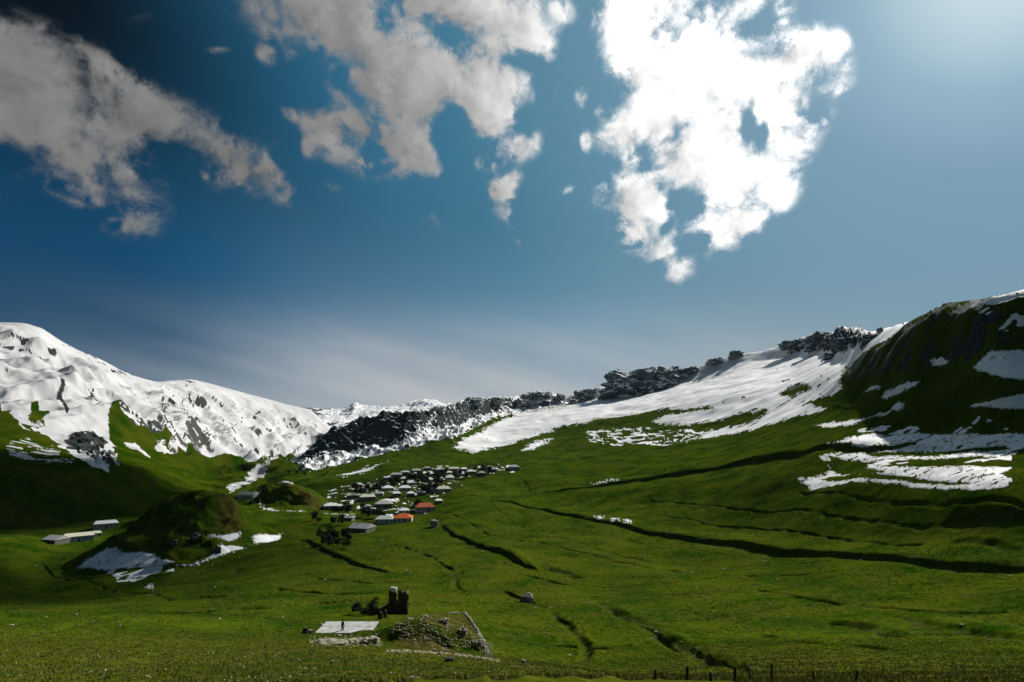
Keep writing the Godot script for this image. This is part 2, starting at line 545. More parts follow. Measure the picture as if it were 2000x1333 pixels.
func mesh_grid(g: Dictionary, names: Dictionary, mats: Dictionary) -> Dictionary:
	# one mesh for each kind of cover on the grid
	var nc: int = g.nc
	var nr: int = g.nr
	var P: PackedVector3Array = g.P
	var C: PackedColorArray = g.C
	var K: PackedByteArray = g.K
	var total := nc * nr
	var N := PackedVector3Array()
	N.resize(total)
	for j in nr:
		var ja := maxi(j - 1, 0) * nc
		var jb := mini(j + 1, nr - 1) * nc
		for i in nc:
			var ia := maxi(i - 1, 0)
			var ib := mini(i + 1, nc - 1)
			N[j * nc + i] = (P[j * nc + ib] - P[j * nc + ia]).cross(P[jb + i] - P[ja + i]).normalized()
	var faces := {}
	for j in nr - 1:
		for i in nc - 1:
			var a := j * nc + i
			var b := a + nc
			var c := a + 1
			for half in 2:
				var ka := K[a]
				var kb := K[b]
				var kc := K[c]
				var k := kb if kb == kc else ka
				if not faces.has(k):
					faces[k] = PackedInt32Array()
				var f: PackedInt32Array = faces[k]
				f.append(a)
				f.append(b)
				f.append(c)
				a = c
				c = b + 1
	var made := {}
	for k in faces:
		var corners: PackedInt32Array = faces[k]
		var remap := PackedInt32Array()
		remap.resize(total)
		remap.fill(-1)
		var vs := PackedVector3Array()
		var ns := PackedVector3Array()
		var cs := PackedColorArray()
		var ix := PackedInt32Array()
		ix.resize(corners.size())
		for t in corners.size():
			var q := corners[t]
			var m := remap[q]
			if m < 0:
				m = vs.size()
				remap[q] = m
				vs.append(P[q])
				ns.append(N[q])
				var c := C[q]
				if K[q] != k:
					var first := t - t % 3
					for w in 3:
						if K[corners[first + w]] == k:
							c = C[corners[first + w]]
				cs.append(c)
			ix[t] = m
		var arrays := []
		arrays.resize(Mesh.ARRAY_MAX)
		arrays[Mesh.ARRAY_VERTEX] = vs
		arrays[Mesh.ARRAY_NORMAL] = ns
		arrays[Mesh.ARRAY_COLOR] = cs
		arrays[Mesh.ARRAY_INDEX] = ix
		var me := ArrayMesh.new()
		me.add_surface_from_arrays(Mesh.PRIMITIVE_TRIANGLES, arrays)
		var o := MeshInstance3D.new()
		o.mesh = me
		o.material_override = mats[mini(k, FIRST_PATCH)]
		if k == SNOW or k == RIDGE_SNOW:
			o.set_meta("kind", "stuff")
		if names.has(k):
			o.name = names[k][0]
			names[k][1].add_child(o, true)
		made[k] = o
	return made

func columns(from: float, to: float, n: int, edge := 0.0, edge_n := 0) -> PackedFloat32Array:
	var c := PackedFloat32Array()
	if edge_n:
		for i in edge_n:
			c.append(deg_to_rad(lerpf(-edge, from, float(i) / edge_n)))
	for i in n:
		c.append(deg_to_rad(lerpf(from, to, float(i) / (n - 1))))
	if edge_n:
		for i in edge_n:
			c.append(deg_to_rad(lerpf(to, edge, float(i + 1) / edge_n)))
	return c

# ------------------------------------------------------------------ materials
func surface(called: String, colour: Color, rough := 0.9, vertex := false) -> StandardMaterial3D:
	var m := StandardMaterial3D.new()
	m.resource_name = called
	m.albedo_color = colour.linear_to_srgb()
	m.roughness = rough
	m.metallic_specular = 0.25
	m.vertex_color_use_as_albedo = vertex
	mat[called] = m
	return m

func grain_texture(sd: int, from: Color, to: Color, freq := 0.02, octaves := 5) -> ImageTexture:
	var n := FastNoiseLite.new()
	n.seed = sd
	n.frequency = freq
	n.fractal_octaves = octaves
	n.fractal_gain = 0.65
	var im := n.get_seamless_image(512, 512)
	im.convert(Image.FORMAT_RGB8)
	for y in 512:
		for x in 512:
			var t := im.get_pixel(x, y).r
			im.set_pixel(x, y, from.lerp(to, t))
	return ImageTexture.create_from_image(im)

func make_materials() -> void:
	var g := surface("grass", Color(1, 1, 1), 0.95, true)
	g.specular_mode = BaseMaterial3D.SPECULAR_DISABLED
	g.albedo_texture = grain_texture(3, Color(0.34, 0.40, 0.34), Color(1.0, 1.0, 1.0), 0.05, 5)
	g.uv1_triplanar = true
	g.uv1_world_triplanar = true
	g.uv1_scale = Vector3.ONE * 0.035
	var s := surface("snow", Color(1, 1, 1), 0.7, true)
	s.metallic_specular = 0.3
	var r := surface("rock", Color(1, 1, 1), 0.9, true)
	r.albedo_texture = grain_texture(8, Color(0.5, 0.5, 0.5), Color(1, 1, 1), 0.04, 5)
	r.uv1_triplanar = true
	r.uv1_world_triplanar = true
	r.uv1_scale = Vector3.ONE * 0.05
	r.metallic_specular = 0.12
	surface("earth", Color(1, 1, 1), 0.95, true)

# ------------------------------------------------------------------ an unseen cloud, added and shaped to shade the left side of the valley
func build_shade_cloud() -> void:
	var m := surface("vapour", Color(0.9, 0.9, 0.9), 1.0)
	m.backlight_enabled = true
	m.backlight = Color(0.5, 0.5, 0.5)
	var st := SurfaceTool.new()
	st.begin(Mesh.PRIMITIVE_TRIANGLES)
	st.set_smooth_group(0)
	var rng := RandomNumberGenerator.new()
	rng.seed = 8
	var lift := sun_direction() * 12500.0
	var middle := Vector3(-400, -40, -480) + lift
	var n := noise(99, 60.0, 4)
	var b := ball(3)
	for p in [[-560, -20, -420, 80], [-500, -45, -330, 70], [-470, -20, -470, 85], [-420, -40, -420, 80], [-380, -20, -530, 80], [-350, -45, -470, 75], [-330, -25, -570, 70], [-290, -50, -520, 62], [-300, -30, -610, 58], [-255, -40, -620, 50], [-240, -50, -560, 48], [-620, -30, -380, 90], [-700, -30, -300, 110], [-430, -10, -530, 70], [-220, -48, -660, 42], [-190, -60, -235, 46], [-150, -52, -185, 44], [-240, -60, -215, 60], [-300, -60, -190, 70], [-200, -50, -140, 50], [-230, -64, -290, 34]]:
		var c := Vector3(p[0], p[1], p[2]) + lift - middle
		for t in b[1]:
			for k in t:
				var d: Vector3 = b[0][k]
				st.add_vertex(c + d * p[3] * (1.0 + 0.5 * n.get_noise_3dv(c + d * p[3])))
	st.index()
	st.generate_normals()
	var o := MeshInstance3D.new()
	o.mesh = st.commit()
	o.material_override = m
	o.position = middle
	thing_mesh(o, "cloud", "unseen cloud added above the frame to shade the left of the valley", "cloud")

# ------------------------------------------------------------------ the ground
const MEADOW_LINES := [
	[[-200, 1540, 12], [2200, 1540, 12]],
	[[-400, 1333, 37], [0, 1333, 38], [1000, 1333, 38], [2000, 1333, 37], [2400, 1333, 36]],
	[[-300, 1268, 60], [0, 1265, 60], [300, 1262, 60], [600, 1262, 60], [780, 1273, 58], [960, 1291, 56], [1150, 1312, 54], [1350, 1326, 46], [2000, 1326, 44], [2300, 1326, 44]],
	[[-300, 1225, 92], [0, 1222, 92], [300, 1232, 88], [600, 1238, 87], [760, 1240, 86], [900, 1255, 84], [1050, 1280, 80], [1300, 1296, 70], [2000, 1290, 70], [2300, 1290, 70]],
	[[-300, 1190, 170], [0, 1185, 170], [200, 1184, 170], [400, 1175, 168], [600, 1165, 155], [760, 1168, 140], [1000, 1180, 130], [1300, 1200, 120], [1600, 1205, 115], [2000, 1210, 108], [2300, 1210, 106]],
	[[-300, 1130, 350], [0, 1125, 350], [90, 1130, 358], [200, 1118, 340], [350, 1098, 310], [480, 1082, 295], [600, 1080, 270], [700, 1082, 240], [850, 1085, 225], [1000, 1092, 215], [1300, 1115, 190], [1700, 1145, 150], [2000, 1152, 132], [2300, 1155, 128]],
	[[-300, 1065, 450], [0, 1062, 450], [100, 1057, 460], [200, 1042, 480], [300, 1050, 410], [480, 1035, 380], [560, 1030, 380], [700, 1032, 350], [850, 1025, 345], [1000, 1030, 310], [1150, 1060, 260], [1400, 1095, 212], [1700, 1115, 168], [2000, 1125, 143], [2300, 1130, 138]],
	[[-300, 1048, 520], [0, 1044, 520], [200, 1020, 545], [350, 1012, 520], [480, 992, 500], [560, 985, 490], [640, 1002, 440], [800, 995, 430], [920, 972, 440], [1000, 983, 400], [1150, 1012, 340], [1400, 1056, 255], [1700, 1088, 186], [2000, 1104, 153], [2300, 1112, 148]],
	[[-300, 1040, 600], [0, 1036, 600], [250, 1010, 640], [480, 968, 720], [560, 950, 740], [640, 960, 600], [760, 955, 560], [920, 944, 560], [1000, 955, 500], [1200, 948, 440], [1400, 930, 370], [1600, 922, 290], [2000, 930, 195], [2300, 935, 188]],
	[[-300, 1036, 700], [0, 1034, 700], [250, 1005, 720], [480, 962, 820], [560, 936, 850], [640, 936, 800], [760, 923, 760], [900, 913, 720], [1000, 906, 690], [1200, 905, 600], [1400, 889, 480], [1600, 866, 360], [1800, 852, 290], [2000, 842, 246], [2300, 830, 240]],
	[[-300, 1034, 800], [0, 1032, 800], [250, 1002, 820], [480, 958, 900], [560, 926, 950], [640, 918, 920], [760, 903, 900], [900, 886, 890], [1000, 874, 870], [1200, 857, 800], [1400, 845, 640], [1600, 812, 450], [1800, 770, 330], [2000, 745, 266], [2300, 720, 260]],
	[[-300, 1033, 900], [0, 1031, 900], [250, 1000, 920], [480, 955, 960], [560, 919, 1010], [640, 908, 1000], [760, 888, 1000], [880, 858, 1020], [1000, 834, 1050], [1200, 800, 1050], [1400, 768, 900], [1550, 752, 700], [1640, 740, 520], [1750, 722, 385], [2000, 680, 290], [2300, 640, 284]],
	[[-300, 1040, 1050], [0, 1040, 1050], [250, 1010, 1050], [480, 955, 1060], [540, 916, 1080], [620, 894, 1080], [700, 883, 1090], [800, 858, 1110], [880, 838, 1180], [960, 812, 1300], [1050, 796, 1350], [1200, 776, 1330], [1350, 742, 1330], [1480, 706, 1280], [1600, 695, 1000], [1660, 712, 560], [1750, 668, 430], [1850, 612, 360], [1900, 591, 340], [1990, 573, 318], [2300, 520, 310]],
	[[-300, 1080, 1300], [0, 1080, 1300], [250, 1050, 1250], [480, 990, 1180], [540, 910, 1100], [585, 893, 1105], [620, 862, 1125], [650, 840, 1140], [700, 823, 1150], [760, 809, 1165], [800, 804, 1180], [850, 797, 1225], [880, 792, 1260], [930, 780, 1330], [1000, 777, 1385], [1050, 767, 1410], [1100, 777, 1405], [1150, 764, 1405], [1240, 742, 1400], [1330, 726, 1400], [1400, 704, 1395], [1480, 686, 1360], [1560, 668, 1290], [1600, 662, 1250], [1700, 660, 900], [1775, 641, 640], [1850, 620, 460], [1900, 605, 420], [1990, 590, 390], [2300, 540, 380]],
	[[-300, 1120, 1700], [480, 1040, 1600], [560, 960, 1500], [650, 890, 1500], [800, 850, 1700], [1000, 830, 2000], [1500, 760, 2000], [2300, 640, 900]],
	[[-300, 900, 7000], [0, 900, 7000], [1000, 900, 7000], [2300, 900, 7000]],
]

const MOUNTAIN_LINES := [
	[[-400, 1120, 520], [0, 1120, 520], [300, 1100, 560], [480, 1040, 700], [700, 1000, 1000]],
	[[-400, 1056, 548], [0, 1052, 548], [100, 1044, 552], [200, 1024, 568], [300, 1012, 600], [400, 995, 660], [480, 968, 790], [540, 940, 940], [575, 918, 1060], [640, 918, 1300]],
	[[-400, 900, 640], [0, 906, 636], [150, 906, 645], [250, 916, 680], [330, 946, 730], [420, 956, 820], [500, 936, 980], [560, 914, 1150], [640, 915, 1400]],
	[[-400, 860, 840], [0, 860, 840], [100, 872, 850], [180, 885, 860], [260, 892, 900], [340, 905, 980], [420, 925, 1080], [500, 918, 1250], [560, 908, 1350], [640, 905, 1600]],
	[[-400, 790, 1000], [0, 800, 1000], [100, 812, 1000], [180, 830, 1020], [260, 845, 1080], [340, 865, 1200], [420, 890, 1380], [500, 900, 1540], [560, 900, 1650], [640, 890, 1850]],
	[[-400, 735, 1180], [0, 735, 1180], [100, 748, 1190], [200, 772, 1230], [300, 806, 1330], [400, 838, 1560], [500, 872, 1800], [600, 882, 2050], [650, 866, 2200], [700, 880, 2400]],
	[[-400, 680, 1360], [0, 685, 1360], [60, 690, 1360], [120, 715, 1390], [200, 742, 1450], [300, 775, 1600], [400, 795, 1900], [500, 825, 2150], [600, 850, 2350], [652, 852, 2450], [700, 870, 2600]],
	[[-400, 640, 1640], [-100, 630, 1640], [0, 632, 1640], [45, 634, 1640], [75, 642, 1640], [100, 656, 1650], [150, 685, 1680], [200, 706, 1730], [250, 731, 1790], [300, 746, 1880], [340, 744, 2020], [380, 743, 2140], [440, 758, 2260], [500, 774, 2380], [560, 790, 2500], [600, 800, 2580], [640, 830, 2640], [660, 846, 2660], [700, 870, 2700]],
	[[-400, 720, 2200], [0, 740, 2200], [300, 830, 2500], [640, 900, 3000], [700, 900, 3000]],
]

const FAR_LINES := [
	[[560, 900, 3800], [950, 900, 3800]],
	[[540, 850, 4600], [600, 842, 4600], [680, 838, 4700], [760, 830, 4800], [850, 820, 4900], [950, 810, 4900]],
	[[540, 815, 5600], [600, 808, 5600], [640, 810, 5600], [690, 818, 5400], [740, 806, 5500], [800, 806, 5700], [860, 800, 5800], [950, 800, 5800]],
	[[540, 803, 6600], [600, 799, 6600], [660, 801, 6600], [680, 796, 6500], [694, 789, 6500], [712, 795, 6500], [740, 797, 6600], [790, 790, 6700], [832, 781, 6700], [850, 784, 6700], [866, 789, 6700], [900, 797, 6700], [960, 795, 6700]],
	[[540, 860, 8000], [960, 860, 8000]],
]

func build_meadow() -> void:
	var lines := [[[1000, 666.5, 0.06]]]
	for k in MEADOW_LINES.size():
		var line := []
		for p in MEADOW_LINES[k]:
			var back: float = [0.0, 0.10, 0.20, 0.30, 0.30, 0.2, 0.0][clampi(k - 9, 0, 6)] * smoothstep(820.0, 1050.0, p[0]) * smoothstep(1760.0, 1560.0, p[0])
			line.append([p[0], p[1], p[2] * (1.0 + back)])
		lines.append(line)
	var g := survey(lines, 720, columns(-46.5, 46.5, 1250, 180.0, 40), [
		hummock(345, 985, 368.0, 70.0, 40.0, 13.0, 1.0, 1.25), hummock(400, 980, 378.0, 62.0, 34.0, 16.0, -1.0, 1.25), hummock(722, 1236, 83.0, 3.2, 1.8, 0.9, 1.0), hummock(566, 972, 515.0, 46.0, 22.0, 15.0, 0.85, 1.11),
		hummock(365, 1075, 300.0, 17.0, 12.0, 7.0, 0.8), hummock(850, 1240, 81.0, 8.0, 4.6, 3.0, 1.0)], [
		scarp([[935, 972, 0.00], [1000, 984, 0.78], [1150, 1020, 1.35], [1300, 1050, 1.76], [1400, 1068, 1.97], [1560, 1088, 1.76], [1700, 1100, 1.56], [1850, 1110, 1.35], [2000, 1118, 1.25], [2200, 1130, 0.00]]),
		scarp([[960, 974, 0.00], [1060, 964, 0.73], [1150, 952, 1.45], [1300, 930, 2.07], [1400, 914, 2.49], [1500, 898, 2.69], [1620, 882, 2.38], [1760, 876, 1.25], [1900, 874, 0.52], [2000, 872, 0.00]]),
		scarp([[852, 1024, 0.00], [880, 1038, 1.04], [930, 1064, 1.56], [990, 1092, 1.56], [1035, 1112, 1.04], [1060, 1120, 0.00]]),
		scarp([[584, 1060, 0.00], [610, 1070, 0.95], [680, 1094, 1.12], [740, 1112, 0.95], [775, 1118, 0.00]]),
		scarp([[260, 1186, 0.00], [340, 1190, 0.22], [440, 1198, 0.35], [560, 1190, 0.35], [660, 1178, 0.39], [740, 1174, 0.35], [770, 1172, 0.00]]),
		scarp([[1170, 1168, 0.00], [1215, 1200, 0.22], [1280, 1236, 0.43], [1350, 1272, 0.56], [1420, 1302, 0.56], [1480, 1318, 0.26], [1500, 1320, 0.00]]),
		scarp([[1540, 1214, 0.00], [1640, 1218, 0.22], [1700, 1230, 0.35], [1770, 1248, 0.26], [1800, 1256, 0.00]]),
		scarp([[1720, 1194, 0.00], [1760, 1204, 0.26], [1850, 1226, 0.39], [1950, 1246, 0.43], [2100, 1266, 0.35]]),
		scarp([[1840, 1018, 0.00], [1900, 1016, 1.14], [2000, 1018, 1.56], [2100, 1020, 1.04]]),
		scarp([[1600, 790, 0.00], [1700, 800, 0.78], [1800, 812, 1.56], [1900, 818, 2.07], [2050, 822, 2.07]]),
		scarp([[1050, 1110, 0.00], [1080, 1116, 0.52], [1130, 1130, 0.39], [1160, 1136, 0.00]]),
				scarp([[1060, 864, 0.00], [1120, 858, 1.56], [1180, 846, 1.04], [1230, 838, 0.00]]),
		scarp([[40, 1150, 0.00], [90, 1140, 0.43], [200, 1136, 0.52], [300, 1132, 0.43], [350, 1126, 0.00]])])
	var nc: int = g.nc
	g.cut = PackedFloat32Array()
	g.cut.resize(nc * g.nr)
	g.lush = PackedFloat32Array()
	g.lush.resize(nc * g.nr)
	# roads with their cut banks, ditches and field tracks
	groove(g, [[905, 968], [980, 980], [1060, 996], [1150, 1016], [1250, 1038], [1400, 1064], [1560, 1084], [1700, 1094], [1850, 1104], [2000, 1112], [2200, 1125]], 2.6, 0.8, 1.0)
	groove(g, [[900, 978], [960, 972], [1060, 962], [1150, 950], [1250, 936], [1400, 912], [1500, 896], [1620, 880], [1760, 872], [1900, 868], [2100, 862]], 3.0, 0.8, 1.0)
	groove(g, [[860, 1026], [910, 1050], [960, 1076], [1000, 1095], [1040, 1112]], 2.0, 0.7, 1.0)
	groove(g, [[1060, 1106], [1100, 1118], [1140, 1128]], 2.0, 1.1, 1.0)
	groove(g, [[590, 1062], [640, 1080], [700, 1098], [765, 1116]], 2.0, 0.6, 1.0)
	groove(g, [[440, 1122], [500, 1098], [560, 1074]], 2.4, 1.4, 0.9)
	groove(g, [[960, 990], [1000, 1015], [1050, 1040], [1120, 1062], [1200, 1082], [1300, 1098], [1450, 1104], [1620, 1102]], 1.3, 0.6, 0.8)
	groove(g, [[975, 988], [1040, 1012], [1120, 1035], [1220, 1055], [1330, 1075], [1450, 1090]], 1.1, 0.5, 0.8)
	groove(g, [[300, 1186], [400, 1196], [520, 1192], [620, 1178], [740, 1168]], 2.0, 1.2, 1.0)
	groove(g, [[860, 1172], [960, 1170], [1060, 1168], [1165, 1162]], 0.9, 0.5, 0.9)
	groove(g, [[1165, 1163], [1280, 1160], [1380, 1162], [1450, 1150], [1560, 1140], [1700, 1128]], 1.0, 0.6, 0.9)
	groove(g, [[1180, 1175], [1230, 1205], [1280, 1225], [1340, 1262], [1400, 1290], [1470, 1312]], 2.2, 1.6, 1.0)
	groove(g, [[1260, 1212], [1350, 1206], [1450, 1196], [1600, 1182], [1760, 1166]], 1.1, 0.7, 0.9)
	groove(g, [[960, 1215], [1050, 1228], [1150, 1228], [1240, 1215]], 1.2, 0.45, 0.8)
	groove(g, [[1240, 1200], [1310, 1186], [1400, 1172]], 0.9, 0.4, 0.8)
	groove(g, [[60, 1244], [150, 1228], [230, 1210], [330, 1196]], 1.0, 0.4, 0.8)
	groove(g, [[1030, 970], [1030, 950], [1010, 930]], 3.0, 1.2, 0.9)
	groove(g, [[380, 1230], [450, 1222], [520, 1216], [600, 1212]], 1.0, 0.5, 0.7)
	groove(g, [[1760, 1206], [1830, 1225], [1900, 1240], [2000, 1262]], 2.4, 1.2, 1.0)
	groove(g, [[1640, 1212], [1700, 1225], [1770, 1244]], 1.8, 1.2, 1.0)
	groove(g, [[1480, 1313], [1600, 1314], [1800, 1316], [2000, 1318]], 1.0, 0.7, 0.9)
	groove(g, [[1860, 1020], [1930, 1016], [2000, 1018]], 3.0, 1.6, 1.0)
	groove(g, [[1880, 1056], [1950, 1068], [2000, 1074]], 2.0, 0.9, 0.9)
	groove(g, [[400, 1150], [415, 1175], [440, 1192]], 1.2, 0.15, 0.8)
	groove(g, [[440, 1130], [470, 1160], [490, 1185]], 1.0, 0.15, 0.8)

	for t in [[[880, 1005], [960, 1040], [1060, 1068], [1180, 1090], [1320, 1112], [1480, 1126], [1640, 1126]], [[1010, 1120], [1100, 1140], [1200, 1146], [1320, 1140], [1460, 1122]], [[760, 1060], [830, 1080], [880, 1110], [900, 1150]], [[620, 1130], [720, 1136], [820, 1130], [900, 1118]],
			[[950, 935], [1050, 922], [1150, 905], [1280, 890], [1400, 872]], [[1000, 900], [1120, 886], [1240, 872], [1360, 868]], [[1250, 975], [1400, 985], [1560, 1000], [1720, 1020], [1860, 1030]], [[1300, 1010], [1450, 1030], [1620, 1052], [1800, 1066]], [[1560, 960], [1700, 975], [1860, 985], [2000, 990]],
			[[540, 1150], [640, 1160], [720, 1158]], [[80, 1100], [200, 1150], [330, 1165], [470, 1160]], [[1080, 1255], [1180, 1262], [1290, 1250]], [[980, 1150], [1080, 1190], [1130, 1240], [1150, 1290]], [[1500, 1240], [1620, 1262], [1760, 1275]], [[1480, 1160], [1640, 1178], [1800, 1186], [1960, 1196]]]:
		groove(g, t, 1.2, 1.2, 0.9)
	# what covers it
	var s := sheet()
	for p in snow_polygons():
		fill(s, p[1], p[0])
	land = g
	dress_meadow(g, s)
	var ground := setting("meadow")
	var ridge := setting("ridge")
	var hill := setting("hill")
	var made := mesh_grid(g, {GRASS: ["grass", ground], SNOW: ["snow", ground], ROCK: ["rock", ground], RIDGE_SNOW: ["snow", ridge], RIDGE_ROCK: ["rock", ridge], RIDGE_GRASS: ["grass", ridge], HILL_ROCK: ["rock", hill]},
		{GRASS: mat.grass, SNOW: mat.snow, ROCK: mat.rock, RIDGE_SNOW: mat.snow, RIDGE_ROCK: mat.rock, RIDGE_GRASS: mat.grass, HILL_ROCK: mat.rock, FIRST_PATCH: mat.snow})
	for k in made:
		if k >= FIRST_PATCH:
			var o: MeshInstance3D = made[k]
			thing_mesh(o, "snow_patch", PATCH_LABELS[k - FIRST_PATCH], "snow patch", "snow patches on the meadow")

const PATCH_LABELS := [
	"long thin strip of snow in the upper road cutting on the right meadow",
	"leftmost of three small snow pieces along the lower road",
	"large streaked snow field low on the right slope",
	"wide snow band at right edge above the streaked snow field",
	"bright snow band at the right edge high under the dark hill",
	"snow sheet in shade on the lower left meadow below the dark knoll",
	"crescent of sunlit snow curving below the dark knoll",
	"sunlit snow apron at the right foot of the dark knoll",
	"fan of snow on the grass right of the dark knoll",
	"narrow white snow bank winding below the small knoll left of the village",
	"short white snow bank left of the orange roofed house",
	"oval snow patch high on the right slope below the dark hill",
	"long leaf shaped snow patch below the dark hill on the right",
	"tongue of snow curving down across the right slope",
	"small snow patch against the rocks of the dark hill",
	"pointed snow strip at the lower edge of the middle snow slope",
	"thin snow streaks along the foot of the rocky spur above the village",
	"small snow piece below the left end of the shaded snow sheet",
	"middle one of three small snow pieces along the lower road",
	"rightmost of three small snow pieces along the lower road",
	"lowest small snow piece on the grass below the shaded snow sheet",
]

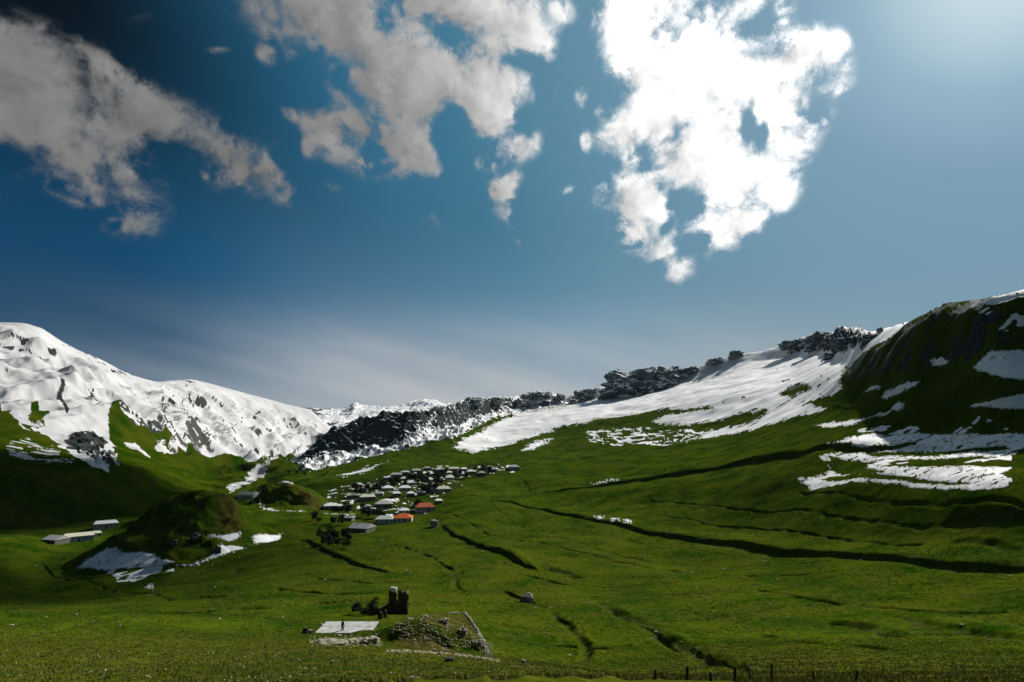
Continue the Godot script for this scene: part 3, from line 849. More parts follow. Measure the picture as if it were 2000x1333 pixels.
func snow_polygons() -> Array:
	var F := FIRST_PATCH
	return [
		# the big slope of the right ridge
		[1, [[878, 874], [905, 858], [935, 842], [965, 826], [1000, 812], [1010, 760], [1240, 700], [1500, 640], [1800, 600], [1775, 640], [1700, 690], [1655, 722], [1640, 742], [1645, 762], [1610, 780], [1570, 790], [1625, 795], [1590, 806], [1540, 822], [1480, 840], [1420, 850], [1350, 862], [1300, 866], [1290, 852], [1330, 845], [1400, 835], [1430, 822], [1400, 824], [1340, 830], [1270, 828], [1290, 812], [1340, 806], [1400, 798], [1380, 796], [1300, 806], [1260, 818], [1230, 826], [1190, 818], [1160, 822], [1140, 840], [1110, 842], [1105, 832], [1060, 845], [1040, 855], [1000, 870], [960, 878], [930, 884], [905, 882], [890, 878]]],
		[0, [[1130, 838], [1180, 822], [1240, 812], [1300, 800], [1330, 800], [1260, 826], [1220, 836], [1180, 842]]],
		[0, [[1385, 830], [1440, 812], [1500, 800], [1480, 820], [1430, 832]]],
		[0, [[1085, 858], [1110, 832], [1150, 828], [1110, 858]]],
		[4, [[1140, 842], [1220, 834], [1300, 838], [1380, 842], [1340, 868], [1240, 872], [1150, 866]]],
		[2, [[1525, 770], [1550, 752], [1575, 748], [1580, 762], [1550, 778]]],
		# crags on the crest
		[3, [[860, 840], [880, 780], [960, 740], [1100, 740], [1160, 740], [1170, 772], [1100, 794], [1020, 806], [960, 820], [900, 850], [880, 862]]],
		[3, [[1260, 740], [1290, 715], [1335, 705], [1345, 735], [1300, 748]]],
		[3, [[1535, 690], [1540, 650], [1620, 636], [1700, 640], [1690, 675], [1630, 690], [1580, 684]]],
		# the rocky spur above the village
		[5, [[545, 920], [560, 890], [600, 850], [650, 800], [760, 780], [870, 770], [885, 800], [890, 840], [860, 852], [790, 862], [740, 878], [680, 892], [620, 905], [570, 918]]],
		[3, [[590, 905], [700, 885], [780, 862], [860, 838], [900, 838], [880, 856], [820, 868], [760, 884], [700, 898], [640, 912], [590, 922]]],
		[3, [[800, 850], [860, 790], [905, 790], [900, 850], [850, 862]]],
		# the dark hill at the right
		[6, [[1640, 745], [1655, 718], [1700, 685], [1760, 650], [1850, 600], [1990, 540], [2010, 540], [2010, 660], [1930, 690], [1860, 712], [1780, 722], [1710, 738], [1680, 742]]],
		[1, [[1880, 600], [2010, 560], [2010, 590], [1985, 592], [1950, 602], [1920, 600], [1915, 615], [1900, 598]]],
		[4, [[1915, 600], [1950, 600], [1930, 625], [1915, 618]]],
		[4, [[1925, 650], [1985, 620], [2010, 630], [2010, 645], [1950, 655]]],
		[4, [[1940, 668], [2010, 640], [2010, 658], [1960, 672]]],
		# separate patches
		[F + 14, [[1815, 702], [1835, 692], [1858, 706], [1840, 712], [1822, 716]]],
		[F + 11, [[1685, 766], [1700, 756], [1722, 753], [1710, 764], [1690, 769]]],
		[F + 12, [[1716, 778], [1735, 760], [1770, 748], [1808, 742], [1790, 756], [1760, 770], [1725, 780]]],
		[F + 13, [[1580, 838], [1620, 826], [1690, 816], [1740, 800], [1752, 788], [1768, 789], [1760, 804], [1700, 818], [1670, 832], [1620, 836]]],
		[F + 4, [[1890, 722], [1930, 690], [1960, 688], [2010, 684], [2010, 738], [1960, 734], [1910, 728]]],
		[F + 3, [[1885, 794], [1930, 782], [1975, 768], [2010, 762], [2010, 796], [1940, 796]]],
		[4, [[1882, 812], [1905, 808], [1938, 820], [1905, 828]]],
		[4, [[1650, 840], [1780, 830], [2000, 832], [2000, 842], [1780, 846], [1680, 846]]],
		[F + 2, [[1602, 872], [1640, 862], [1700, 850], [1800, 844], [2010, 844], [2010, 880], [1985, 910], [1970, 955], [1900, 960], [1800, 952], [1700, 944], [1640, 952], [1580, 958], [1560, 930], [1590, 926], [1620, 912], [1600, 896], [1650, 884], [1690, 876], [1660, 868]]],
		[0, [[1640, 874], [1760, 864], [1800, 858], [1780, 868], [1700, 878], [1660, 882]]],
		[0, [[1690, 880], [1800, 882], [1960, 872], [1975, 876], [1800, 888], [1700, 888]]],
		[0, [[1620, 896], [1700, 898], [1690, 912], [1720, 924], [1700, 928], [1640, 924], [1620, 906]]],
		[4, [[1690, 898], [1850, 894], [2010, 886], [2010, 905], [1850, 908], [1720, 912]]],
		[0, [[1600, 930], [1680, 928], [1760, 930], [1900, 944], [1880, 946], [1760, 938], [1680, 936], [1620, 940]]],
		[7, [[1990, 880], [2010, 872], [2010, 965], [1960, 962], [1978, 940], [1962, 928], [1980, 912], [1970, 898]]],
		[F, [[1156, 943], [1180, 938], [1213, 933], [1215, 936], [1180, 943], [1158, 946]]],
		[F + 1, [[1154, 1013], [1180, 1012], [1182, 1018], [1160, 1018]]], [F + 18, [[1186, 1016], [1212, 1017], [1214, 1024], [1190, 1023]]], [F + 19, [[1218, 1019], [1236, 1022], [1234, 1027], [1216, 1026]]],
		[F + 15, [[1008, 884], [1040, 868], [1090, 852], [1080, 862], [1040, 882], [1012, 886]]],
		[F + 16, [[650, 932], [700, 916], [770, 900], [760, 908], [720, 922], [670, 934]]],
		[F + 5, [[148, 1106], [180, 1078], [205, 1064], [250, 1072], [300, 1078], [308, 1092], [345, 1102], [330, 1110], [280, 1120], [230, 1126], [200, 1112]]],
		[F + 6, [[335, 1112], [375, 1104], [410, 1084], [428, 1070], [460, 1066], [484, 1072], [460, 1082], [410, 1096], [380, 1110]]],
		[F + 7, [[374, 1040], [400, 1042], [430, 1040], [468, 1028], [472, 1042], [462, 1056], [440, 1056], [428, 1048], [390, 1048]]],
		[F + 8, [[490, 1042], [500, 1036], [555, 1042], [548, 1050], [538, 1058], [510, 1058], [488, 1066], [492, 1054]]],
		[F + 9, [[482, 978], [505, 982], [520, 992], [545, 996], [575, 996], [598, 992], [590, 999], [545, 1001], [516, 998], [505, 989]]],
		[F + 10, [[628, 1000], [650, 1003], [690, 1004], [690, 1009], [655, 1008], [632, 1005]]],
		[F + 17, [[225, 1136], [240, 1128], [265, 1124], [258, 1132], [235, 1140]]], [F + 20, [[282, 1148], [292, 1140], [303, 1138], [298, 1148], [288, 1152]]],
		[4, [[205, 1118], [340, 1112], [340, 1122], [300, 1136], [230, 1142]]],
		[8, [[205, 1062], [240, 1030], [300, 985], [350, 955], [400, 946], [425, 970], [430, 1010], [410, 1036], [370, 1044], [330, 1060], [300, 1080], [240, 1076]]],
		[8, [[308, 1092], [330, 1060], [380, 1050], [420, 1056], [425, 1072], [400, 1090], [345, 1104]]],
		[8, [[485, 975], [500, 950], [550, 938], [600, 968], [620, 990], [590, 990], [540, 994]]],
		[9, [[395, 946], [415, 946], [440, 962], [468, 992], [474, 1018], [468, 1028], [440, 1034], [418, 1030], [428, 1005], [424, 975]]],
		[9, [[548, 938], [575, 946], [610, 968], [638, 990], [630, 998], [600, 992], [580, 960]]],
		[9, [[762, 1240], [790, 1222], [820, 1222], [850, 1240], [900, 1272], [880, 1278], [830, 1272], [790, 1262]]],
		[9, [[800, 1212], [850, 1198], [905, 1200], [935, 1240], [950, 1275], [925, 1262], [880, 1228], [840, 1212]]],
		[10, [[640, 960], [700, 945], [760, 925], [860, 912], [1010, 905], [1015, 918], [930, 932], [880, 966], [800, 975], [840, 1004], [760, 1010], [690, 1000], [640, 985]]],
	]

func blur(W: PackedFloat32Array, nc: int, nr: int, across: int, along: int) -> void:
	var T := W.duplicate()
	for j in nr:
		var sum := 0.0
		for i in range(-across, nc):
			if i + across < nc:
				sum += W[j * nc + i + across]
			if i - across - 1 >= 0:
				sum -= W[j * nc + i - across - 1]
			if i >= 0:
				T[j * nc + i] = sum / (2 * across + 1)
	for i in nc:
		var sum := 0.0
		for j in range(-along, nr):
			if j + along < nr:
				sum += T[(j + along) * nc + i]
			if j - along - 1 >= 0:
				sum -= T[(j - along - 1) * nc + i]
			if j >= 0:
				W[j * nc + i] = maxf(sum / (2 * along + 1), 0.0) if sum > 0.001 else 0.0

func pieces(K: PackedByteArray, nc: int, nr: int, id: int) -> void:
	# keep only the largest connected piece of a snow patch; crumbs of it become loose snow
	var group := {}
	var best := -1
	var most := 0
	var sizes := []
	for start in nc * nr:
		if K[start] != id or group.has(start):
			continue
		var n := sizes.size()
		var todo := [start]
		group[start] = n
		var size := 0
		while todo.size():
			var q: int = todo.pop_back()
			size += 1
			for w in [q - 1, q + 1, q - nc, q + nc]:
				if w >= 0 and w < nc * nr and K[w] == id and not group.has(w):
					group[w] = n
					todo.append(w)
		sizes.append(size)
		if size > most:
			most = size
			best = n
	for q in group:
		if group[q] != best:
			K[q] = SNOW

func dress_meadow(g: Dictionary, s: PackedByteArray) -> void:
	var nc: int = g.nc
	var nr: int = g.nr
	var total := nc * nr
	var R: PackedFloat32Array = g.R
	var H: PackedFloat32Array = g.H
	var th: PackedFloat32Array = g.th
	var cut: PackedFloat32Array = g.cut
	var lush: PackedFloat32Array = g.lush
	var P := PackedVector3Array()
	var C := PackedColorArray()
	var K := PackedByteArray()
	var I := PackedByteArray()
	P.resize(total)
	C.resize(total)
	K.resize(total)
	I.resize(total)
	var W := PackedFloat32Array()
	W.resize(total)
	var E := PackedByteArray()
	E.resize(total)
	var roll := noise(2, 90.0, 3)
	var lump := noise(4, 9.0, 3)
	var tuft := noise(6, 3.2, 1)
	var hue := noise(7, 26.0, 5, FastNoiseLite.FRACTAL_FBM, 0.6)
	var fleck := noise(12, 2.6, 4, FastNoiseLite.FRACTAL_FBM, 0.7)
	var crag := noise(14, 80.0, 3, FastNoiseLite.FRACTAL_RIDGED, 0.5)
	var chip := noise(15, 34.0, 5, FastNoiseLite.FRACTAL_FBM, 0.6)
	var knob := noise(16, 30.0, 3)
	var bits := noise(20, 11.0, 2)
	var drift := noise(17, 150.0, 3)
	var warp := noise(18, 16.0, 3, FastNoiseLite.FRACTAL_FBM, 0.5)
	var streak := noise(19, 30.0, 4, FastNoiseLite.FRACTAL_FBM, 0.65)
	var cp := cos(PITCH)
	var sp := sin(PITCH)
	# relief first
	for i in nc:
		var sn := sin(th[i])
		var cs := cos(th[i])
		var highest := -9.0
		for j in nr:
			var q := j * nc + i
			var r := R[q]
			var h := H[q]
			var x := r * sn
			var z := -r * cs
			var id := 0
			var fwd := r * cs * cp + h * sp
			if fwd > 1.0:
				var u := 1000.0 + FOCAL * x / fwd
				var v := 666.5 - FOCAL * (h * cp - r * cs * sp) / fwd
				if u > -10.0 and u < 2010.0 and v > 500.0 and r < 2050.0:
					var wu := warp.get_noise_2d(x, z) * 9.0
					var wv := warp.get_noise_2d(x + 500.0, z) * (2.5 if r < 500.0 else 5.0)
					if id == 0:
						id = read_sheet(s, u + wu, v + wv)
						if id >= FIRST_PATCH or id == 1:
							var near := 0
							for o in [[7, 0], [-7, 0], [0, 3], [0, -3]]:
								near += int(read_sheet(s, u + wu + o[0], v + wv + o[1]) == id)
							E[q] = 4 - near
							if near < 4 and fleck.get_noise_2d(x * 1.3, z * 1.3) > -0.28 + 0.14 * near:
								id = 0
			I[q] = id
			h -= cut[q]
			h += roll.get_noise_2d(x, z) * minf(r * 0.010, 3.5) + lump.get_noise_2d(x, z) * minf(0.06 + r * 0.0009, 0.5) * smoothstep(700.0, 350.0, r)
			if r < 260.0:
				h += tuft.get_noise_2d(x, z) * 0.08 * smoothstep(260.0, 120.0, r)
			if r > 500.0:
				h += drift.get_noise_2d(x, z) * 4.0 * smoothstep(500.0, 900.0, r)
			if id >= FIRST_PATCH:
				h += 0.12
			highest = maxf(highest, H[q] / r) if r > 60.0 else -9.0
			if r > 500.0 and H[q] / r < highest - 0.0015:
				id = mini(id, 1)
				I[q] = id
			W[q] = 1.0 if id == 3 or id == 5 else (0.35 if id == 6 else (0.48 if (id == 8 or id == 9) and r > 250.0 else 0.0))
			P[q] = Vector3(x, h, z)
			H[q] = h
	blur(W, nc, nr, 7, 5)
	for q in total:
		if W[q] > 0.0:
			var p := P[q]
			p.y += W[q] * ((crag.get_noise_2d(p.x, p.z) - 0.05) * 12.0 + knob.get_noise_2d(p.x, p.z) * 5.5 + bits.get_noise_3dv(p) * 3.0)
			P[q] = p
			H[q] = p.y
	# then what lies on it
	for j in nr:
		var ja := maxi(j - 1, 0) * nc
		var jb := mini(j + 1, nr - 1) * nc
		for i in nc:
			var q := j * nc + i
			var id := I[q]
			var p := P[q]
			var x := p.x
			var z := p.z
			var r := R[q]
			var kind := GRASS
			if id == 1:
				kind = RIDGE_SNOW
				if chip.get_noise_2d(x * 0.9, z * 0.9) + 0.30 * streak.get_noise_2d(x * 0.8, z * 0.8) > lerpf(0.36, 0.58, smoothstep(650.0, 1150.0, r)):
					kind = RIDGE_GRASS
			elif id == 2:
				kind = RIDGE_GRASS if chip.get_noise_2d(x, z) > -0.1 else RIDGE_ROCK
			elif id == 3 or id == 5:
				# snow rests on the ledges, the steep faces are bare
				var n := (P[j * nc + mini(i + 1, nc - 1)] - P[j * nc + maxi(i - 1, 0)]).cross(P[jb + i] - P[ja + i]).normalized()
				var steep := absf(n.y) + 0.34 * chip.get_noise_2d(x * 2.6, z * 2.6)
				kind = RIDGE_ROCK if steep < (0.60 if id == 3 else 0.80) else RIDGE_SNOW
			elif id == 4:
				kind = SNOW if streak.get_noise_2d(x * 1.2 - z * 0.4, z * 0.5) + 0.5 * warp.get_noise_2d(x * 2.0, z) > 0.12 else GRASS
			elif id == 10:
				kind = SNOW if streak.get_noise_2d(x * 1.6, z * 1.6) + 0.4 * warp.get_noise_2d(x * 3.0, z * 3.0) > 0.30 else GRASS
			elif id == 6:
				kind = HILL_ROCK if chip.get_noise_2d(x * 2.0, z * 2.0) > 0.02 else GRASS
			elif id >= FIRST_PATCH:
				kind = id
				if id == FIRST_PATCH + 2:
					if fleck.get_noise_2d(th[i] * 55.0, r * 0.55) + 0.35 * fleck.get_noise_2d(x, z) > 0.34:
						kind = GRASS
				elif id == FIRST_PATCH + 5 and fleck.get_noise_2d(x * 0.5, z * 0.5) > 0.36:
					kind = GRASS
			K[q] = kind
			if kind == GRASS or kind == RIDGE_GRASS:
				var t := clampf(0.5 + 0.08 + hue.get_noise_2d(x, z) * 1.15 + fleck.get_noise_2d(x, z) * 0.75, 0.0, 1.0)
				var c := Vector3(0.022, 0.088, 0.005).lerp(Vector3(0.128, 0.172, 0.010), t)
				var dry_lit := clampf(fleck.get_noise_2d(x * 0.7 + 90.0, z * 0.7) * 1.6 - 0.15 + hue.get_noise_2d(z, x) * 0.5, 0.0, 1.0)
				dry_lit = minf(dry_lit + 0.45 * exp(-((x - 10.0) * (x - 10.0) + (z + 200.0) * (z + 200.0)) / 22000.0) * clampf(0.6 + hue.get_noise_2d(x * 2.0, z * 2.0) * 1.5, 0.0, 1.0) + 0.45 * smoothstep(85.0, 60.0, r), 1.0)  # broad sunlit yellowing at mid meadow put into colour; near slope truly dry
				c = c.lerp(Vector3(0.200, 0.150, 0.030), dry_lit * 0.6)
				c = c.lerp(Vector3(0.070, 0.125, 0.006), clampf(lush[q] * 1.3, 0.0, 1.0) * 0.6)
				if lush[q] > 0.5 and fleck.get_noise_2d(x * 0.8, z * 0.8 + 40.0) > -0.1:
					c = c.lerp(Vector3(0.16, 0.125, 0.055), (lush[q] - 0.5) * 1.2)
				if id == 10:
					c = c.lerp(Vector3(0.045, 0.042, 0.022), clampf(0.35 + fleck.get_noise_2d(x * 0.4, z * 0.4), 0.0, 0.8))
				if id == 9:
					c = Vector3(0.07, 0.075, 0.01).lerp(Vector3(0.21, 0.17, 0.04), clampf(0.5 + fleck.get_noise_2d(x, z) * 1.2, 0.0, 1.0))
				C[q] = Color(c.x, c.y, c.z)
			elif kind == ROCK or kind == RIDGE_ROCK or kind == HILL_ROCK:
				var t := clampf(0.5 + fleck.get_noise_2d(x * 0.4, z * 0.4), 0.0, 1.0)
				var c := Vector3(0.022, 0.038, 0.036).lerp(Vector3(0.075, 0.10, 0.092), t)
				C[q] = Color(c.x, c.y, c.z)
			else:
				var t := 0.82 + 0.10 * warp.get_noise_2d(x * 0.5, z * 0.5) + 0.14 * fleck.get_noise_2d(x * 0.4, z * 0.4)
				if E[q] > 0:
					t *= 0.80 - 0.10 * E[q] + 0.25 * fleck.get_noise_2d(x * 2.0, z * 2.0)
				C[q] = Color(t, t * 0.99, t * (0.98 if E[q] == 0 else 0.92))
	for k in PATCH_LABELS.size():
		pieces(K, nc, nr, FIRST_PATCH + k)
	g.H = H
	g.P = P
	g.C = C
	g.K = K

func build_left_mountain() -> void:
	var g := survey(MOUNTAIN_LINES, 560, columns(-60.0, -10.5, 640))
	var s := sheet()
	s.fill(1)
	# grass below the snow line, then what lies on it
	fill(s, [[-10, 760], [0, 778], [28, 815], [42, 838], [70, 842], [100, 862], [118, 872], [165, 908], [215, 925], [222, 880], [214, 830], [206, 806], [240, 830], [290, 850], [330, 852], [348, 868], [380, 880], [420, 893], [460, 902], [540, 906], [700, 906], [700, 1332], [-10, 1332]], 0)
	fill(s, [[212, 808], [250, 820], [290, 836], [335, 850], [300, 852], [250, 838]], 3)
	fill(s, [[50, 812], [62, 790], [78, 785], [96, 806], [84, 818], [70, 822]], 0)
	fill(s, [[112, 758], [118, 752], [130, 780], [134, 808], [126, 806]], 2)
	fill(s, [[36, 820], [60, 815], [84, 822], [66, 842], [46, 840]], 4)
	fill(s, [[172, 768], [182, 772], [196, 796], [186, 800], [176, 786]], 3)
	fill(s, [[118, 866], [150, 850], [182, 838], [200, 852], [208, 868], [205, 892], [175, 890], [150, 885]], 5)
	fill(s, [[155, 884], [205, 880], [228, 890], [230, 912], [212, 916], [190, 905]], 3)
	fill(s, [[15, 862], [60, 856], [110, 880], [150, 905], [100, 908], [40, 898], [15, 888]], 4)
	fill(s, [[243, 864], [262, 864], [300, 892], [294, 896], [262, 876]], 1)
	fill(s, [[300, 860], [345, 862], [350, 890], [320, 890]], 8)
	fill(s, [[0, 650], [60, 668], [110, 700], [96, 704], [40, 690], [0, 684]], 8)
	fill(s, [[470, 906], [500, 900], [545, 902], [530, 916], [505, 922], [480, 916]], 8)
	fill(s, [[440, 957], [452, 946], [480, 940], [520, 925], [545, 905], [560, 890], [552, 905], [520, 930], [490, 946], [450, 960]], 1)
	fill(s, [[120, 668], [200, 704], [290, 744], [260, 738], [190, 708]], 8)
	fill(s, [[350, 745], [370, 742], [385, 750], [375, 775], [362, 770]], 8)
	left_land = g
	var nc: int = g.nc
	var nr: int = g.nr
	var P := PackedVector3Array()
	var C := PackedColorArray()
	var K := PackedByteArray()
	P.resize(nc * nr)
	C.resize(nc * nr)
	K.resize(nc * nr)
	var W := PackedFloat32Array()
	W.resize(nc * nr)
	var top := PackedFloat32Array()
	var top_r := PackedFloat32Array()
	for i in nc:
		var best := -9.0
		var where := 0.0
		for j in nr:
			var e: float = g.H[j * nc + i] / g.R[j * nc + i]
			if e > best:
				best = e
				where = g.R[j * nc + i]
		top.append(best)
		top_r.append(where)
	var big := noise(41, 330.0, 2, FastNoiseLite.FRACTAL_RIDGED, 0.45)
	big.domain_warp_enabled = true
	big.domain_warp_amplitude = 70.0
	big.domain_warp_frequency = 0.005
	big.domain_warp_fractal_type = FastNoiseLite.DOMAIN_WARP_FRACTAL_NONE
	var mid := noise(42, 140.0, 3)
	mid.domain_warp_enabled = true
	mid.domain_warp_amplitude = 35.0
	mid.domain_warp_frequency = 0.01
	mid.domain_warp_fractal_type = FastNoiseLite.DOMAIN_WARP_FRACTAL_NONE
	var rib := noise(49, 90.0, 3, FastNoiseLite.FRACTAL_RIDGED, 0.5)
	var soft := noise(43, 46.0, 2)
	var crag := noise(44, 40.0, 5, FastNoiseLite.FRACTAL_RIDGED, 0.55)
	var chip := noise(45, 22.0, 5, FastNoiseLite.FRACTAL_FBM, 0.7)
	var streak := noise(46, 46.0, 4, FastNoiseLite.FRACTAL_FBM, 0.65)
	var hue := noise(47, 60.0, 5, FastNoiseLite.FRACTAL_FBM, 0.65)
	var warp := noise(48, 60.0, 4, FastNoiseLite.FRACTAL_FBM, 0.55)
	var cp := cos(PITCH)
	var sp := sin(PITCH)
	for j in nr:
		for i in nc:
			var q := j * nc + i
			var th: float = g.th[i]
			var r: float = g.R[q]
			var h: float = g.H[q]
			var x := r * sin(th)
			var z := -r * cos(th)
			var fwd := -z * cp + h * sp
			var u := 1000.0 + FOCAL * x / fwd
			var v := 666.5 - FOCAL * (h * cp + z * sp) / fwd
			var id := read_sheet(s, u + warp.get_noise_2d(x, z) * 14.0, v + warp.get_noise_2d(x + 900.0, z) * 6.0)
			if u < -8.0 and id == 0:
				id = 0 if v > 800.0 else 1
			var kind := GRASS
			var rough := 0.0
			if id == 1:
				kind = SNOW
			elif id == 2:
				kind = ROCK
				rough = 0.4
			elif id == 3 or id == 5:
				rough = 0.7
				kind = ROCK if chip.get_noise_2d(x, z) > (0.0 if id == 3 else -0.3) else SNOW
			elif id == 4:
				kind = SNOW if streak.get_noise_2d(x * 1.5 + z * 0.3, z * 2.6) > 0.10 else GRASS
			elif id == 8:
				kind = SNOW if chip.get_noise_2d(x * 0.7, z * 0.7) > -0.16 else (ROCK if r > 1200.0 else GRASS)
			# steep river bank under the terrace is bare dark earth and scrub
			var bank := v > 905.0 + 0.12 * maxf(u - 230.0, 0.0) + 10.0 * warp.get_noise_2d(x, z + 300.0) and u < 520.0
			if id == 0 and chip.get_noise_2d(x * 0.5, z * 0.5) > 0.60:
				kind = SNOW
			var high := smoothstep(880.0, 1150.0, r)
			var below: float = top[i] - g.H[q] / r
			var crest := smoothstep(-0.004, 0.035, below) if r < top_r[i] else 0.0
			# gullies running down to the right
			var gx := x * 0.95 + z * 0.3
			var gz := -x * 0.3 + z * 0.95
			h += high * crest * ((big.get_noise_2d(gx * 1.8, gz * 0.8) - 0.15) * 36.0 + mid.get_noise_2d(gx * 1.5, gz * 0.8) * 16.0 + (rib.get_noise_2d(gx * 1.4, gz * 0.8) - 0.2) * 6.5)
			h += soft.get_noise_2d(x, z) * (1.2 + 3.0 * high * crest)
			if bank:
				h += (crag.get_noise_2d(x, z) - 0.2) * 4.0
			W[q] = rough
			P[q] = Vector3(x, h, z)
			g.H[q] = h
			K[q] = kind
			if kind == GRASS:
				var t := clampf(0.5 + hue.get_noise_2d(x, z) * 1.1, 0.0, 1.0)
				var c := Vector3(0.024, 0.080, 0.002).lerp(Vector3(0.120, 0.130, 0.008), t)
				C[q] = Color(c.x, c.y, c.z)
			elif kind == ROCK:
				var t := clampf(0.5 + chip.get_noise_2d(z, x), 0.0, 1.0)
				var c := Vector3(0.028, 0.040, 0.038).lerp(Vector3(0.10, 0.11, 0.10), t)
				C[q] = Color(c.x, c.y, c.z)
			else:
				var t := 0.50 + 0.12 * warp.get_noise_2d(x * 0.5, z * 0.5)
				C[q] = Color(t, t * 0.99, t * 0.985)
	blur(W, nc, nr, 6, 5)
	for q in nc * nr:
		if W[q] > 0.0:
			var p := P[q]
			p.y += W[q] * ((crag.get_noise_2d(p.x, p.z) - 0.1) * 12.0 + chip.get_noise_2d(p.x, p.z) * 2.0)
			P[q] = p
	# the steepest faces shed their snow
	for j in range(1, nr - 1):
		for i in range(1, nc - 1):
			var q := j * nc + i
			if K[q] != SNOW:
				continue
			var n := (P[q + 1] - P[q - 1]).cross(P[q + nc] - P[q - nc]).normalized()
			if absf(n.y) < 0.42 + 0.16 * chip.get_noise_2d(P[q].x * 1.5, P[q].z * 1.5):
				K[q] = ROCK
				var t := clampf(0.5 + chip.get_noise_2d(P[q].z, P[q].x), 0.0, 1.0)
				var c := Vector3(0.06, 0.07, 0.066).lerp(Vector3(0.16, 0.16, 0.14), t)
				C[q] = Color(c.x, c.y, c.z)
	g.P = P
	g.C = C
	g.K = K
	var o := setting("mountain")
	mesh_grid(g, {GRASS: ["grass", o], SNOW: ["snow", o], ROCK: ["rock", o]}, {GRASS: mat.grass, SNOW: mat.snow, ROCK: mat.rock})

func build_far_mountains() -> void:
	var g := survey(FAR_LINES, 120, columns(-24.0, -3.0, 300))
	var nc: int = g.nc
	var nr: int = g.nr
	var P := PackedVector3Array()
	var C := PackedColorArray()
	var K := PackedByteArray()
	P.resize(nc * nr)
	C.resize(nc * nr)
	K.resize(nc * nr)
	var big := noise(61, 700.0, 5, FastNoiseLite.FRACTAL_RIDGED, 0.55)
	var rib := noise(62, 150.0, 4, FastNoiseLite.FRACTAL_FBM, 0.6)
	for j in nr:
		for i in nc:
			var q := j * nc + i
			var th: float = g.th[i]
			var r: float = g.R[q]
			var x := r * sin(th)
			var z := -r * cos(th)
			var h: float = g.H[q] + (big.get_noise_2d(x, z) - 0.2) * 30.0 + rib.get_noise_2d(x * 1.6, z * 0.5) * 9.0
			P[q] = Vector3(x, h, z)
			var dark := rib.get_noise_2d(x * 1.3 + z * 0.2, z * 0.35) + 0.5 * smoothstep(-0.26, -0.34, th) - 0.15
			K[q] = ROCK if dark > 0.22 else SNOW
			var c := Vector3(0.16, 0.18, 0.19) if K[q] == ROCK else Vector3(0.78, 0.78, 0.78)
			C[q] = Color(c.x, c.y, c.z)
	g.P = P
	g.C = C
	g.K = K
	var o := setting("far_mountains")
	mesh_grid(g, {SNOW: ["snow", o], ROCK: ["rock", o]}, {SNOW: mat.snow, ROCK: mat.rock})

# ------------------------------------------------------------------ naming things
func numbered(called: String) -> String:
	var n: int = used.get(called, 0)
	used[called] = n + 1
	return called if n == 0 else "%s_%03d" % [called, n]

func setting(called: String) -> Node3D:
	var o := Node3D.new()
	o.name = called
	o.set_meta("kind", "structure")
	add_child(o)
	return o

func thing_mesh(o: MeshInstance3D, called: String, label: String, category: String, group := "") -> void:
	o.name = numbered(called)
	add_child(o)
	o.set_meta("label", label)
	o.set_meta("category", category)
	if group:
		o.set_meta("group", group)

func thing(called: String, label: String, category: String, at: Vector3, turn := 0.0, group := "") -> Node3D:
	var o := Node3D.new()
	o.name = numbered(called)
	add_child(o)
	o.position = at
	o.rotation.y = turn
	o.set_meta("label", label)
	o.set_meta("category", category)
	if group:
		o.set_meta("group", group)
	return o

# ------------------------------------------------------------------ shapes
func obj(called: String, me: Mesh, m: Material, parent: Node3D, at := Vector3.ZERO, turn := Vector3.ZERO) -> MeshInstance3D:
	var o := MeshInstance3D.new()
	o.name = called
	o.mesh = me
	o.material_override = m
	o.position = at
	o.rotation = turn
	parent.add_child(o, true)
	return o

func quad(st: SurfaceTool, a: Vector3, b: Vector3, c: Vector3, d: Vector3) -> void:
	for p in [a, b, c, a, c, d]:
		st.add_vertex(p)

func box_into(st: SurfaceTool, lo: Vector3, hi: Vector3) -> void:
	var a := Vector3(lo.x, lo.y, lo.z)
	var b := Vector3(hi.x, lo.y, lo.z)
	var c := Vector3(hi.x, lo.y, hi.z)
	var d := Vector3(lo.x, lo.y, hi.z)
	var u := Vector3(0, hi.y - lo.y, 0)
	quad(st, d, d + u, c + u, c)
	quad(st, b, b + u, a + u, a)
	quad(st, a, a + u, d + u, d)
	quad(st, c, c + u, b + u, b)
	quad(st, a + u, b + u, c + u, d + u)
	quad(st, a, d, c, b)

func commit(st: SurfaceTool) -> ArrayMesh:
	st.set_smooth_group(-1)
	st.generate_normals()
	return st.commit()

func begin() -> SurfaceTool:
	var st := SurfaceTool.new()
	st.begin(Mesh.PRIMITIVE_TRIANGLES)
	st.set_smooth_group(-1)
	return st

func box_mesh(lo: Vector3, hi: Vector3) -> ArrayMesh:
	var st := begin()
	box_into(st, lo, hi)
	return commit(st)

func roof_mesh(w: float, d: float, low: float, high: float, hip: float, over := 0.35) -> ArrayMesh:
	# eaves slab and slopes; hip is how far the ridge draws in from each end
	var st := begin()
	var x := w / 2 + over
	var z := d / 2 + over
	var e := 0.16
	var a := Vector3(-x, low + e, -z)
	var b := Vector3(x, low + e, -z)
	var c := Vector3(x, low + e, z)
	var f := Vector3(-x, low + e, z)
	var dn := Vector3(0, -e, 0)
	var r0 := Vector3(-x + hip, high, 0)
	var r1 := Vector3(x - hip, high, 0)
	quad(st, f, r0, r1, c)
	quad(st, b, r1, r0, a)
	for p in [a, r0, f, c, r1, b]:
		st.add_vertex(p)
	quad(st, f + dn, f, c, c + dn)
	quad(st, b + dn, b, a, a + dn)
	quad(st, a + dn, a, f, f + dn)
	quad(st, c + dn, c, b, b + dn)
	quad(st, a + dn, f + dn, c + dn, b + dn)
	return commit(st)

